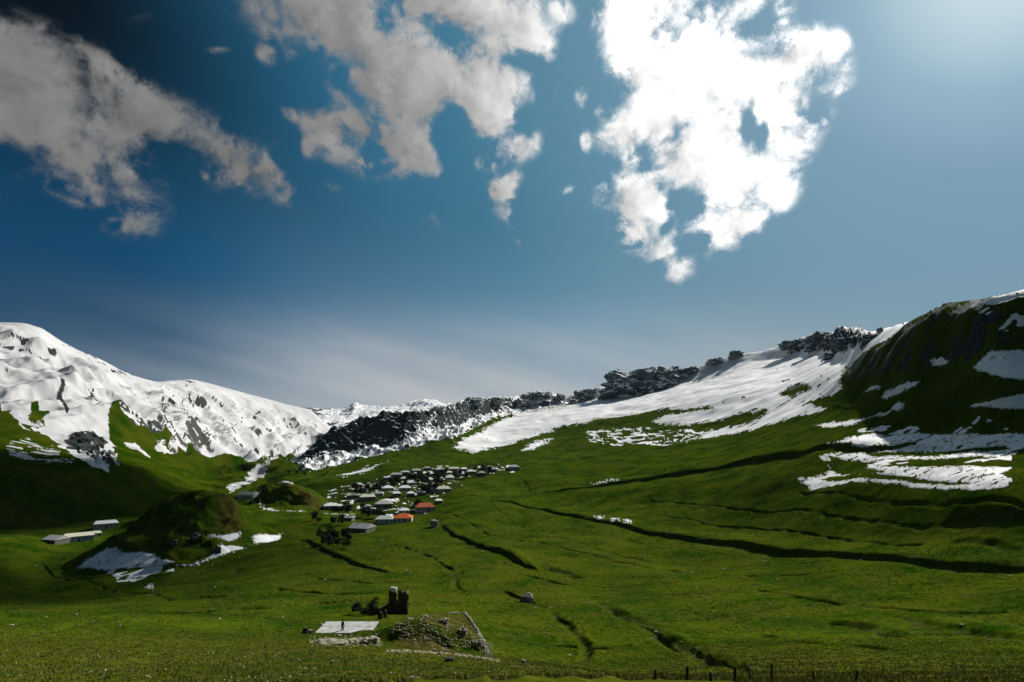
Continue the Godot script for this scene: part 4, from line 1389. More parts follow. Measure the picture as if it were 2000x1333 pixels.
func gable_walls(w: float, d: float, low: float, high: float, deep: float) -> ArrayMesh:
	var st := begin()
	box_into(st, Vector3(-w / 2, -deep, -d / 2), Vector3(w / 2, low, d / 2))
	for s in [-1.0, 1.0]:
		var x: float = s * (w / 2 - 0.02)
		var pts := [Vector3(x, low, -d / 2), Vector3(x, high - 0.12, 0), Vector3(x, low, d / 2)]
		if s > 0:
			pts.reverse()
		for p in pts:
			st.add_vertex(p)
	return commit(st)

var ball_cache := {}

func ball(level: int) -> Array:
	# an even sphere as [points, triangles]
	if ball_cache.has(level):
		return ball_cache[level]
	var pts := [Vector3.UP, Vector3.RIGHT, Vector3.FORWARD, Vector3.LEFT, Vector3.BACK, Vector3.DOWN]
	var tri := [[0, 2, 1], [0, 3, 2], [0, 4, 3], [0, 1, 4], [5, 1, 2], [5, 2, 3], [5, 3, 4], [5, 4, 1]]
	for l in level:
		var mids := {}
		var next := []
		for t in tri:
			var m := []
			for k in 3:
				var a: int = mini(t[k], t[(k + 1) % 3])
				var b: int = maxi(t[k], t[(k + 1) % 3])
				var key := a * 100000 + b
				if not mids.has(key):
					mids[key] = pts.size()
					pts.append(((pts[a] + pts[b]) * 0.5).normalized())
				m.append(mids[key])
			next.append([t[0], m[0], m[2]])
			next.append([t[1], m[1], m[0]])
			next.append([t[2], m[2], m[1]])
			next.append(m)
		tri = next
	ball_cache[level] = [pts, tri]
	return ball_cache[level]

func rock_mesh(size: Vector3, sd: int, dark: Vector3, pale: Vector3, snow := 0.0, level := 4, rugged := 0.34) -> ArrayMesh:
	var n := noise(sd, 1.5, 3 if level < 5 else 5, FastNoiseLite.FRACTAL_RIDGED, 0.55)
	var cut := noise(sd + 7, 0.9, 2)
	var grain := noise(sd + 3, 0.22, 3)
	var b := ball(level)
	var vs := PackedVector3Array()
	var cs := PackedColorArray()
	for p: Vector3 in b[0]:
		var k := 1.0 + (n.get_noise_3dv(p) - 0.15) * rugged + cut.get_noise_3dv(p * 1.4) * rugged * 0.8
		# square it off a little, as broken rock is
		var m := maxf(absf(p.x), maxf(absf(p.y), absf(p.z)))
		k *= lerpf(1.0, 0.82 / m, 0.55)
		vs.append(Vector3(p.x * size.x, p.y * size.y, p.z * size.z) * k)
	var fv := PackedVector3Array()
	var ns := PackedVector3Array()
	for t in b[1]:
		var f := (vs[t[2]] - vs[t[0]]).cross(vs[t[1]] - vs[t[0]]).normalized()
		var order := [0, 1, 2]
		if f.dot(vs[t[0]]) < 0.0:
			f = -f
			order = [0, 2, 1]
		var mid: Vector3 = (b[0][t[0]] + b[0][t[1]] + b[0][t[2]]) / 3.0
		var white := snow > 0.0 and f.y + 0.6 * grain.get_noise_3dv(mid * 1.5) > 1.0 - snow
		for k in order:
			var g := clampf(0.5 + grain.get_noise_3dv(b[0][t[k]]) * 0.9, 0.0, 1.0)
			var c := Vector3(0.84, 0.84, 0.84) if white else dark.lerp(pale, g)
			fv.append(vs[t[k]])
			ns.append(f)
			cs.append(Color(c.x, c.y, c.z))
	var arrays := []
	arrays.resize(Mesh.ARRAY_MAX)
	arrays[Mesh.ARRAY_VERTEX] = fv
	arrays[Mesh.ARRAY_NORMAL] = ns
	arrays[Mesh.ARRAY_COLOR] = cs
	var me := ArrayMesh.new()
	me.add_surface_from_arrays(Mesh.PRIMITIVE_TRIANGLES, arrays)
	return me

func rough_block(size: Vector3, sd: int, broken := 0.5, taper := 0.0) -> ArrayMesh:
	# a ruined piece of rubble wall: base at the origin, ragged top
	var n := noise(sd, 0.8, 3, FastNoiseLite.FRACTAL_FBM, 0.6)
	var st := SurfaceTool.new()
	st.begin(Mesh.PRIMITIVE_TRIANGLES)
	st.set_smooth_group(0)
	var k := 7
	var m := 12
	var ring := func(i: int, j: int) -> Vector3:
		var t := float(j) / m
		var a := float(i % (k * 4)) / (k * 4) * 4.0
		var side := int(a)
		var f := a - side
		var p: Vector2 = [Vector2(-1 + 2 * f, 1), Vector2(1, 1 - 2 * f), Vector2(1 - 2 * f, -1), Vector2(-1, -1 + 2 * f)][side]
		var s := 1.0 - taper * t
		var q := Vector3(p.x * size.x / 2 * s, 0, p.y * size.z / 2 * s)
		var top := size.y * (1.0 - broken * (0.5 + 0.9 * n.get_noise_2d(q.x * 1.5 + sd, q.z * 1.5)))
		q.y = top * t - 0.6 * (1.0 - t)
		var w := n.get_noise_3d(q.x * 2.0, q.y * 2.0, q.z * 2.0) * 0.14
		return q + Vector3(p.x, 0, p.y) * w
	for j in m:
		for i in k * 4:
			var a: Vector3 = ring.call(i, j)
			var b: Vector3 = ring.call(i + 1, j)
			var c: Vector3 = ring.call(i + 1, j + 1)
			var d: Vector3 = ring.call(i, j + 1)
			for p in [a, d, c, a, c, b]:
				st.add_vertex(p)
	var mid := Vector3.ZERO
	for i in k * 4:
		mid += ring.call(i, m) / (k * 4.0)
	for i in k * 4:
		for p in [ring.call(i, m), mid, ring.call(i + 1, m)]:
			st.add_vertex(p)
	st.generate_normals()
	return st.commit()

# ------------------------------------------------------------------ houses
# survey u, v of the foot, width in survey pixels, roof colour, wall colour, hip share (0 is a gable), turn, depth share, label
const HOUSES := [
	[707, 1039, 38, "tin_grey", "stone", 0.0, -0.55, 0.75, "grey tin gabled barn with open dark end, nearest building of the village"],
	[751, 1021, 34, "tin_pale_green", "white", 0.55, -0.1, 0.6, "white walled house with pale greenish hip roof joined to the orange roofed house"],
	[787, 1019, 36, "orange", "white", 0.75, -0.1, 0.75, "white walled house with bright orange hip roof"],
	[788, 1003, 20, "white_tin", "white", 0.9, 0.1, 0.9, "small white pyramid roofed house right behind the orange roof"],
	[829, 998, 38, "red", "grey_wash", 0.6, 0.15, 0.7, "house with dull red roof and grey walls at the right end of the lower village"],
	[749, 991, 33, "tin_grey", "stone", 0.7, 0.0, 0.7, "grey hip roofed house above the pale greenish roof"],
	[646, 994, 27, "white_tin", "stone", 0.5, 0.0, 0.6, "white roofed house beside the small knoll at the left of the village"],
	[668, 994, 18, "white_tin", "stone", 0.2, 0.05, 0.5, "low white roofed annex right of the house beside the small knoll"],
	[690, 973, 26, "cream", "stone", 0.35, 0.05, 0.6, "long cream roofed house, left one of the joined pair in mid village"],
	[717, 977, 30, "cream", "stone", 0.5, 0.12, 0.6, "long cream roofed house, right one of the joined pair in mid village"],
	[708, 961, 18, "white_tin", "stone", 0.4, -0.2, 0.7, "small snowy roofed house just above the joined cream pair"],
	[757, 958, 22, "white_tin", "cream_wall", 0.8, 0.1, 0.8, "white pointed roof house with cream walls, left of two in mid village"],
	[790, 958, 23, "white_tin", "grey_wash", 0.7, 0.0, 0.7, "white pointed roof house with grey walls, right of two in mid village"],
	[804, 947, 19, "white_tin", "white", 0.8, 0.1, 0.8, "small bright white roofed house above the mid village pair"],
	[831, 952, 15, "tin_grey", "grey_wash", 0.6, 0.0, 0.7, "small grey house left of the long yellowish roofed building"],
	[846, 961, 18, "tin_grey", "grey_wash", 0.8, 0.1, 0.8, "grey pointed roof house joined to the long yellowish roofed building"],
	[866, 961, 29, "cream", "cream_wall", 0.6, 0.1, 0.6, "long building with yellowish ribbed roof and row of windows"],
	[773, 932, 22, "tin_pale_green", "stone", 0.6, 0.0, 0.6, "pale green roofed house at the upper left of the village"],
	[756, 937, 15, "white_tin", "stone", 0.3, 0.1, 0.6, "low pale roofed hut left of the pale green roofed house"],
	[813, 923, 18, "tin_pale_green", "stone", 0.4, 0.0, 0.6, "pale roofed house at the top edge of the village, leftmost of that row"],
	[811, 930, 15, "white_tin", "white", 0.7, 0.1, 0.8, "tiny white roofed house just below the leftmost top row house"],
	[845, 931, 28, "white_tin", "grey_wash", 0.6, 0.05, 0.6, "wide white roofed house in the upper village"],
	[857, 922, 20, "tin_pale_green", "stone", 0.6, 0.0, 0.6, "pale green roofed house right behind the wide white roofed house"],
	[886, 920, 20, "cream", "cream_wall", 0.2, 0.05, 0.6, "cream roofed house at the top of the upper village"],
	[878, 937, 17, "white_tin", "white", 0.45, 0.0, 0.7, "bright white roofed house standing out at the right of the upper village"],
	[877, 927, 12, "white_tin", "stone", 0.4, 0.1, 0.7, "tiny white roofed shed above the standing out white house"],
	[900, 930, 22, "white_tin", "grey_wash", 0.6, 0.1, 0.6, "white roofed house near the right end of the upper village, second from the end"],
	[920, 925, 18, "white_tin", "stone", 0.75, 0.1, 0.8, "white pointed roof house at the right end of the upper village"],
	[955, 917, 15, "tin_grey", "stone", 0.8, 0.0, 0.8, "grey pointed roof house, upper of two right of the village"],
	[963, 921, 19, "tin_grey", "stone", 0.5, -0.2, 0.7, "grey low roofed house, lower of two right of the village"],
	[1004, 917, 22, "tin_grey", "grey_wash", 0.7, 0.1, 0.7, "lone grey hip roofed house farthest right of the village"],
	[700, 951, 14, "white_tin", "stone", 0.6, 0.0, 0.8, "small white roofed hut at the left edge of the village, above the cream pair"],
	[736, 953, 15, "tin_grey", "stone", 0.5, 0.2, 0.7, "small grey roofed hut left of the white roof with cream walls"],
	[740, 969, 17, "tin_grey", "grey_wash", 0.6, -0.1, 0.7, "grey roofed house right of the joined cream pair"],
	[774, 969, 16, "white_tin", "stone", 0.4, 0.1, 0.7, "low white roofed shed below the gap between the mid village pair"],
	[802, 969, 15, "white_tin", "stone", 0.7, 0.0, 0.8, "small white roofed hut below the grey walled house of the pair"],
	[823, 967, 15, "tin_grey", "stone", 0.5, 0.1, 0.8, "small grey hut in front of the trees left of the yellowish roof"],
	[838, 941, 16, "white_tin", "white", 0.7, 0.0, 0.8, "white roofed house amid the trees of the upper village"],
	[790, 939, 16, "cream", "stone", 0.5, 0.1, 0.7, "cream roofed hut right of the pale green roofed house"],
	[792, 926, 14, "white_tin", "stone", 0.5, 0.0, 0.7, "small white roofed hut on the upper left edge of the village"],
	[834, 918, 13, "tin_grey", "stone", 0.5, 0.0, 0.7, "tiny grey roofed hut topmost in the upper village"],
	[906, 920, 14, "white_tin", "stone", 0.6, 0.1, 0.8, "tiny white roofed hut above the right end of the upper village"],
	[941, 928, 15, "tin_grey", "stone", 0.6, 0.0, 0.8, "small grey roofed hut between the village and the two grey houses"],
	[724, 1002, 18, "tin_grey", "stone", 0.5, -0.2, 0.7, "grey roofed hut left of the house with pale greenish roof"],
	[856, 984, 14, "white_tin", "stone", 0.4, 0.2, 0.7, "small white roofed shed above right of the dull red roof"],
	[682, 1018, 16, "tin_grey", "stone", 0.0, -0.4, 0.7, "small grey gabled shed up left of the nearest barn"],
	[109, 1060, 26, "tin_grey", "stone", 0.0, -0.9, 0.8, "grey gabled house end on, leftmost farm building at the left edge"],
	[151, 1057, 40, "cream", "grey_wash", 0.25, 0.15, 0.4, "long cream roofed farmhouse with row of windows at the left edge"],
	[184, 1048, 16, "cream", "white", 0.2, 0.15, 0.6, "low shed right of the long cream farmhouse"],
	[205, 1031, 34, "white_tin", "cream_wall", 0.4, 0.1, 0.45, "pale roofed farmhouse behind the long cream farmhouse"],
	[484, 973, 30, "cream", "cream_wall", 0.0, -0.5, 0.6, "tan gabled house with dark doorway between the two knolls"],
]

func build_houses() -> void:
	for c in [["tin_grey", Vector3(0.46, 0.47, 0.45), 0.45], ["tin_pale_green", Vector3(0.56, 0.60, 0.50), 0.5], ["white_tin", Vector3(0.86, 0.86, 0.85), 0.5], ["orange", Vector3(0.62, 0.13, 0.018), 0.6], ["red", Vector3(0.42, 0.09, 0.03), 0.6], ["cream", Vector3(0.68, 0.64, 0.50), 0.55],
			["stone", Vector3(0.16, 0.15, 0.12), 0.9], ["white", Vector3(0.74, 0.75, 0.74), 0.9], ["grey_wash", Vector3(0.40, 0.42, 0.42), 0.9], ["cream_wall", Vector3(0.46, 0.42, 0.32), 0.9], ["pane", Vector3(0.02, 0.025, 0.03), 0.15], ["wood", Vector3(0.09, 0.06, 0.035), 0.8], ["frame_paint", Vector3(0.5, 0.52, 0.5), 0.7]]:
		var v: Vector3 = c[1]
		var m := surface(c[0], Color(v.x, v.y, v.z), c[2])
		if c[0] != "pane" and c[0] != "frame_paint":
			var base := Color(v.x, v.y, v.z).linear_to_srgb()
			m.albedo_color = Color.WHITE
			m.albedo_texture = grain_texture(hash(c[0]) % 1000, base.darkened(0.16), base.lightened(0.05), 0.015, 5)
			m.uv1_triplanar = true
			m.uv1_scale = Vector3.ONE * 0.16
	var rng := RandomNumberGenerator.new()
	rng.seed = 77
	for k in HOUSES.size():
		var h: Array = HOUSES[k]
		var p := place(land, h[0], h[1])
		var dist := Vector2(p.x, p.z).length()
		var w: float = h[2] * dist / FOCAL * 0.94
		var d: float = w * h[7] + 1.5
		var low := clampf(w * 0.21, 2.0, 3.0)
		var high: float = low + 0.2 + d * 0.5 * 0.44
		var turn: float = -atan2(p.x, -p.z) + h[6]
		var home := thing("house", h[8], "house", p, turn, "houses of the valley")
		var hip: float = h[5] * minf(d * 0.5 + 0.35, w * 0.5 + 0.3)
		if h[5] == 0.0:
			obj("wall", gable_walls(w, d, low, high, 2.5), mat[h[4]], home)
		else:
			obj("wall", box_mesh(Vector3(-w / 2, -2.5, -d / 2), Vector3(w / 2, low, d / 2)), mat[h[4]], home)
		var roof := obj("roof", roof_mesh(w, d, low, high, hip), mat[h[3]], home)
		if k % 3 == 0:
			var cx := w * (0.18 if k % 2 else -0.2)
			obj("chimney", box_mesh(Vector3(cx - 0.3, high - 0.9, -0.3), Vector3(cx + 0.3, high + 0.7, 0.3)), mat.stone, roof)
		# windows along the near side and one end, a door between them
		var count := clampi(int(w / 2.6), 2, 6)
		var door_at := count / 2
		for i in count:
			var x := lerpf(-w / 2 + 1.0, w / 2 - 1.0, float(i) / (count - 1))
			if i == door_at:
				obj("door", box_mesh(Vector3(x - 0.5, 0.0, d / 2 - 0.05), Vector3(x + 0.5, 2.0, d / 2 + 0.04)), mat.wood, home)
				continue
			window(home, Vector3(x, low * 0.55, d / 2), 0.0)
		for i in 2:
			window(home, Vector3(w / 2, low * 0.55, lerpf(-d / 4, d / 4, i)), PI / 2)
	# the mast on the pyramid roofed house
	var at := place(land, 786, 1003)
	var mast := thing("antenna_mast", "thin leaning mast above the small white pyramid roof", "mast", at + Vector3(0, 2, 0), 0.0)
	var st := begin()
	box_into(st, Vector3(-0.06, 0, -0.06), Vector3(0.06, 7.5, 0.06))
	obj("pole", commit(st), mat.tin_grey, mast, Vector3.ZERO, Vector3(0, 0, 0.12))
	obj("crossbar", box_mesh(Vector3(-0.5, 6.8, -0.03), Vector3(0.5, 6.9, 0.03)), mat.tin_grey, mast, Vector3.ZERO, Vector3(0, 0, 0.12))

var window_frame: ArrayMesh
var window_pane: ArrayMesh

func window(home: Node3D, at: Vector3, turn: float) -> void:
	if window_frame == null:
		var st := begin()
		box_into(st, Vector3(-0.55, -0.65, -0.06), Vector3(0.55, -0.55, 0.07))
		box_into(st, Vector3(-0.55, 0.55, -0.06), Vector3(0.55, 0.65, 0.05))
		box_into(st, Vector3(-0.55, -0.55, -0.06), Vector3(-0.45, 0.55, 0.05))
		box_into(st, Vector3(0.45, -0.55, -0.06), Vector3(0.55, 0.55, 0.05))
		box_into(st, Vector3(-0.04, -0.55, -0.06), Vector3(0.04, 0.55, 0.045))
		window_frame = commit(st)
		window_pane = box_mesh(Vector3(-0.46, -0.56, -0.06), Vector3(0.46, 0.56, 0.02))
	var f := obj("window", window_frame, mat.frame_paint, home, at, Vector3(0, turn, 0))
	obj("pane", window_pane, mat.pane, f)

# ------------------------------------------------------------------ trees
func tree_meshes(sd: int, high: float) -> Array:
	var rng := RandomNumberGenerator.new()
	rng.seed = sd
	var st := SurfaceTool.new()
	st.begin(Mesh.PRIMITIVE_TRIANGLES)
	st.set_smooth_group(0)
	var limbs := [[Vector3.ZERO, Vector3(rng.randf_range(-0.2, 0.2), high * 0.55, rng.randf_range(-0.2, 0.2)), 0.16, 0.09]]
	for i in 6:
		var a := rng.randf() * TAU
		var from := Vector3(0, high * rng.randf_range(0.2, 0.5), 0)
		limbs.append([from, from + Vector3(cos(a) * high * 0.28, high * rng.randf_range(0.15, 0.4), sin(a) * high * 0.28), 0.08, 0.02])
	for l in limbs:
		for k in 6:
			var a0 := TAU * k / 6.0
			var a1 := TAU * (k + 1) / 6.0
			var o0 := Vector3(cos(a0), 0, sin(a0))
			var o1 := Vector3(cos(a1), 0, sin(a1))
			var p: Vector3 = l[0]
			var q: Vector3 = l[1]
			for v in [p + o0 * l[2], q + o0 * l[3], q + o1 * l[3], p + o0 * l[2], q + o1 * l[3], p + o1 * l[2]]:
				st.add_vertex(v)
	st.generate_normals()
	var trunk := st.commit()
	var lt := SurfaceTool.new()
	lt.begin(Mesh.PRIMITIVE_TRIANGLES)
	lt.set_smooth_group(-1)
	var clumps := []
	for i in 11:
		var a := rng.randf() * TAU
		var r := sqrt(rng.randf()) * high * 0.30
		clumps.append([Vector3(cos(a) * r, high * rng.randf_range(0.32, 0.88), sin(a) * r), high * rng.randf_range(0.12, 0.21)])
	for i in 760:
		var c: Array = clumps[rng.randi() % clumps.size()]
		var dir := Vector3(rng.randfn(), rng.randfn(), rng.randfn()).normalized()
		var p: Vector3 = c[0] + dir * c[1] * pow(rng.randf(), 0.4)
		var x := Vector3(rng.randfn(), rng.randfn(), rng.randfn()).normalized()
		var y := x.cross(Vector3(rng.randfn(), rng.randfn(), rng.randfn()).normalized()).normalized()
		var s := high * rng.randf_range(0.035, 0.075)
		var t := rng.randf()
		lt.set_color(Color(lerpf(0.014, 0.045, t), lerpf(0.022, 0.052, t), lerpf(0.008, 0.014, t)))
		for v in [p - x * s, p + y * s * 0.6, p + x * s, p - x * s, p + x * s, p - y * s * 0.6]:
			lt.add_vertex(v)
	lt.generate_normals()
	return [trunk, lt.commit()]

func build_trees() -> void:
	surface("bark", Color(0.05, 0.04, 0.03), 0.95)
	var leaf := surface("leaves", Color(1, 1, 1), 0.8, true)
	leaf.cull_mode = BaseMaterial3D.CULL_DISABLED
	leaf.backlight_enabled = true
	leaf.backlight = Color(0.2, 0.25, 0.1)
	var protos := []
	for k in 4:
		var m := tree_meshes(300 + k, 6.5)
		var t := thing("tree", "", "tree", Vector3.ZERO, 0.0, "")
		obj("trunk", m[0], mat.bark, t)
		obj("crown", m[1], mat.leaves, t)
		protos.append(t)
	var rng := RandomNumberGenerator.new()
	rng.seed = 12
	var rank := ["first", "second", "third", "fourth", "fifth", "sixth", "seventh", "eighth", "ninth", "tenth", "eleventh", "twelfth", "thirteenth", "fourteenth", "fifteenth", "sixteenth", "seventeenth", "eighteenth", "nineteenth", "twentieth"]
	# clusters: u, v, spread u, spread v, how many, size, where
	var n := 0
	for c in [[722, 962, 30, 9, 9, 1.0, "among the joined cream roofed houses"], [770, 948, 24, 7, 9, 1.0, "around the white pointed roofs"], [824, 940, 36, 10, 20, 1.0, "in the middle of the upper village"], [836, 962, 14, 4, 5, 1.2, "by the long yellowish roofed building"],
			[890, 931, 26, 6, 9, 0.9, "at the upper village's right end"], [940, 922, 20, 3, 6, 0.9, "between village and two grey houses"], [652, 1060, 34, 12, 16, 0.62, "in the grove left of the barn"], [725, 1012, 24, 6, 4, 0.9, "behind the grey tin barn"], [715, 1198, 24, 6, 6, 0.26, "added for the shadow beside the ruin"],  # the small ones by the ruin are added to stand for its shadow
			[812, 996, 9, 4, 3, 0.9, "left of the dull red roof"], [690, 1000, 20, 5, 4, 0.8, "by the short white snow bank"], [640, 1020, 30, 6, 5, 0.7, "under the winding snow bank"], [600, 925, 40, 6, 5, 0.9, "at the foot of the rocky spur"]]:
		var us := []
		for k in c[4]:
			us.append(c[0] + rng.randf_range(-c[2], c[2]))
		us.sort()
		for k in c[4]:
			var p := place(land, us[k], c[1] + rng.randf_range(-c[3], c[3]))
			var src: Node3D = protos[n % 4]
			var t: Node3D = src
			if n >= 4:
				t = src.duplicate()
				t.name = numbered("tree" if c[5] > 0.3 else "added_shrub")
				add_child(t)
			var s: float = c[5] * rng.randf_range(0.7, 1.35)
			t.position = p - Vector3(0, 0.2, 0)
			t.rotation.y = rng.randf() * TAU
			t.scale = Vector3(s * rng.randf_range(0.9, 1.3), s, s * rng.randf_range(0.9, 1.3))
			var sort := "trees" if c[5] > 0.3 else "shrubs"
			t.set_meta("label", "%s from the left of the dark %s %s" % [rank[k], sort, c[6]])
			t.set_meta("category", "tree" if c[5] > 0.3 else "added_shrub")
			t.set_meta("group", "dark %s %s" % [sort, c[6]])
			n += 1

# ------------------------------------------------------------------ rocks
const CRAGS := [
	[1236, 774, 92, 50, "largest dark crag on the ridge crest, round topped"], [1300, 752, 60, 34, "dark crag right beside the largest crag of the ridge"], [1330, 738, 40, 22, "low snow dusted crag right of the two large ridge crags"],
	[1052, 786, 54, 26, "broad snow dusted crag above the middle snow slope"], [1093, 786, 22, 20, "brownish rounded boulder on the crest above the middle snow slope"], [1132, 780, 24, 22, "left one of a tight pair of crest boulders"], [1152, 776, 26, 22, "right one of a tight pair of crest boulders"], [1120, 792, 17, 15, "small dark boulder below the tight pair of crest boulders"], [1176, 782, 16, 8, "tiny flat dark rock left of the largest crag"],
	[1352, 730, 26, 16, "small dark crag at the notch of the ridge"], [1398, 712, 30, 14, "low dark crag on the rising crest, left of the rounded one"], [1438, 700, 24, 18, "rounded dark crag on the rising crest"],
	[1550, 680, 44, 16, "low dark crag left of the pointed crag"], [1598, 678, 46, 32, "pointed dark crag, highest of the upper right crest"], [1650, 678, 40, 20, "snow dusted crag right of the pointed crag"], [1700, 668, 26, 16, "small crag right of the pointed one near the saddle"], [1719, 652, 9, 12, "lone rock pillar on the saddle"], [1625, 700, 24, 12, "dark rock on the snow below the pointed crag"],
	[926, 790, 36, 16, "dark crag at the left end of the ridge crest"], [968, 788, 30, 14, "flat dark crag second from the left end of the ridge crest"], [858, 806, 24, 14, "rounded dark knob on the skyline above the rocky spur"], [1018, 792, 30, 14, "low dark crag between flat crag and broad snow dusted crag"],
]
const BOULDERS := [
	[1030, 1176, 24, 14, "pale topped boulder alone on the middle meadow", 0.5], [848, 1029, 18, 12, "dark boulder with a white face at the head of the ditch", 0.9], 
	[596, 1238, 10, 8, "dark boulder left of the concrete roof", 0.0], [606, 1238, 9, 6, "pale boulder right against a dark one by the concrete roof", 0.6], [808, 1328, 14, 6, "small pale rock at the bottom edge left of a second one", 0.4], [826, 1330, 12, 5, "small pale rock at the bottom edge right of a first one", 0.4], [878, 1292, 14, 7, "mossy rock on the grass under the rubble mound", 0.2], [1022, 1296, 9, 6, "small pale stone at the end of the pale stone edge", 0.6],
	
	[338, 1064, 14, 8, "small rock at the top of the small dark knoll", 0.15], [378, 1058, 12, 8, "rough tan rock between the snow aprons", 0.1], [425, 1080, 9, 9, "tan leaning rock at the head of the snow crescent", 0.1],
]

func build_rocks() -> void:
	surface("stone_face", Color(1, 1, 1), 0.9, true).metallic_specular = 0.12
	var k := 0
	for c in CRAGS:
		var p := place(land, c[0], c[1] - 2.0)
		var dist := Vector2(p.x, p.z).length()
		var w: float = c[2] * dist / FOCAL
		var h: float = c[3] * dist / FOCAL
		var pale := Vector3(0.10, 0.15, 0.14) if k != 4 else Vector3(0.14, 0.12, 0.085)
		var o := MeshInstance3D.new()
		o.mesh = rock_mesh(Vector3(w * (0.54 if k < 2 else 0.44), h * (0.60 if k < 2 else 0.46), w * 0.42), 400 + k, Vector3(0.020, 0.042, 0.040), pale, 0.56 if k < 2 else 0.66, 5, 0.55)
		o.material_override = mat.stone_face
		o.position = p + Vector3(0, h * (0.26 if k < 2 else 0.14), 0)
		o.rotation.y = k * 1.3
		thing_mesh(o, "crag", c[4], "crag", "dark crags on the ridge")
		k += 1
	for c in BOULDERS:
		var p := place(land, c[0], c[1])
		var dist := Vector2(p.x, p.z).length()
		var w: float = c[2] * dist / FOCAL
		var h: float = c[3] * dist / FOCAL
		var pale := Vector3(0.05, 0.05, 0.04).lerp(Vector3(0.55, 0.52, 0.44), c[5])
		var o := MeshInstance3D.new()
		o.mesh = rock_mesh(Vector3(w * 0.52, h * 0.7, w * 0.42), 500 + k, pale * 0.35, pale, 0.3 if k % 4 == 0 and c[5] > 0.8 else 0.0, 3, 0.4)
		o.material_override = mat.stone_face
		o.position = p + Vector3(0, h * 0.30, 0)
		o.rotation.y = k * 0.9
		thing_mesh(o, "boulder", c[4], "boulder", "boulders on the meadow")
		k += 1

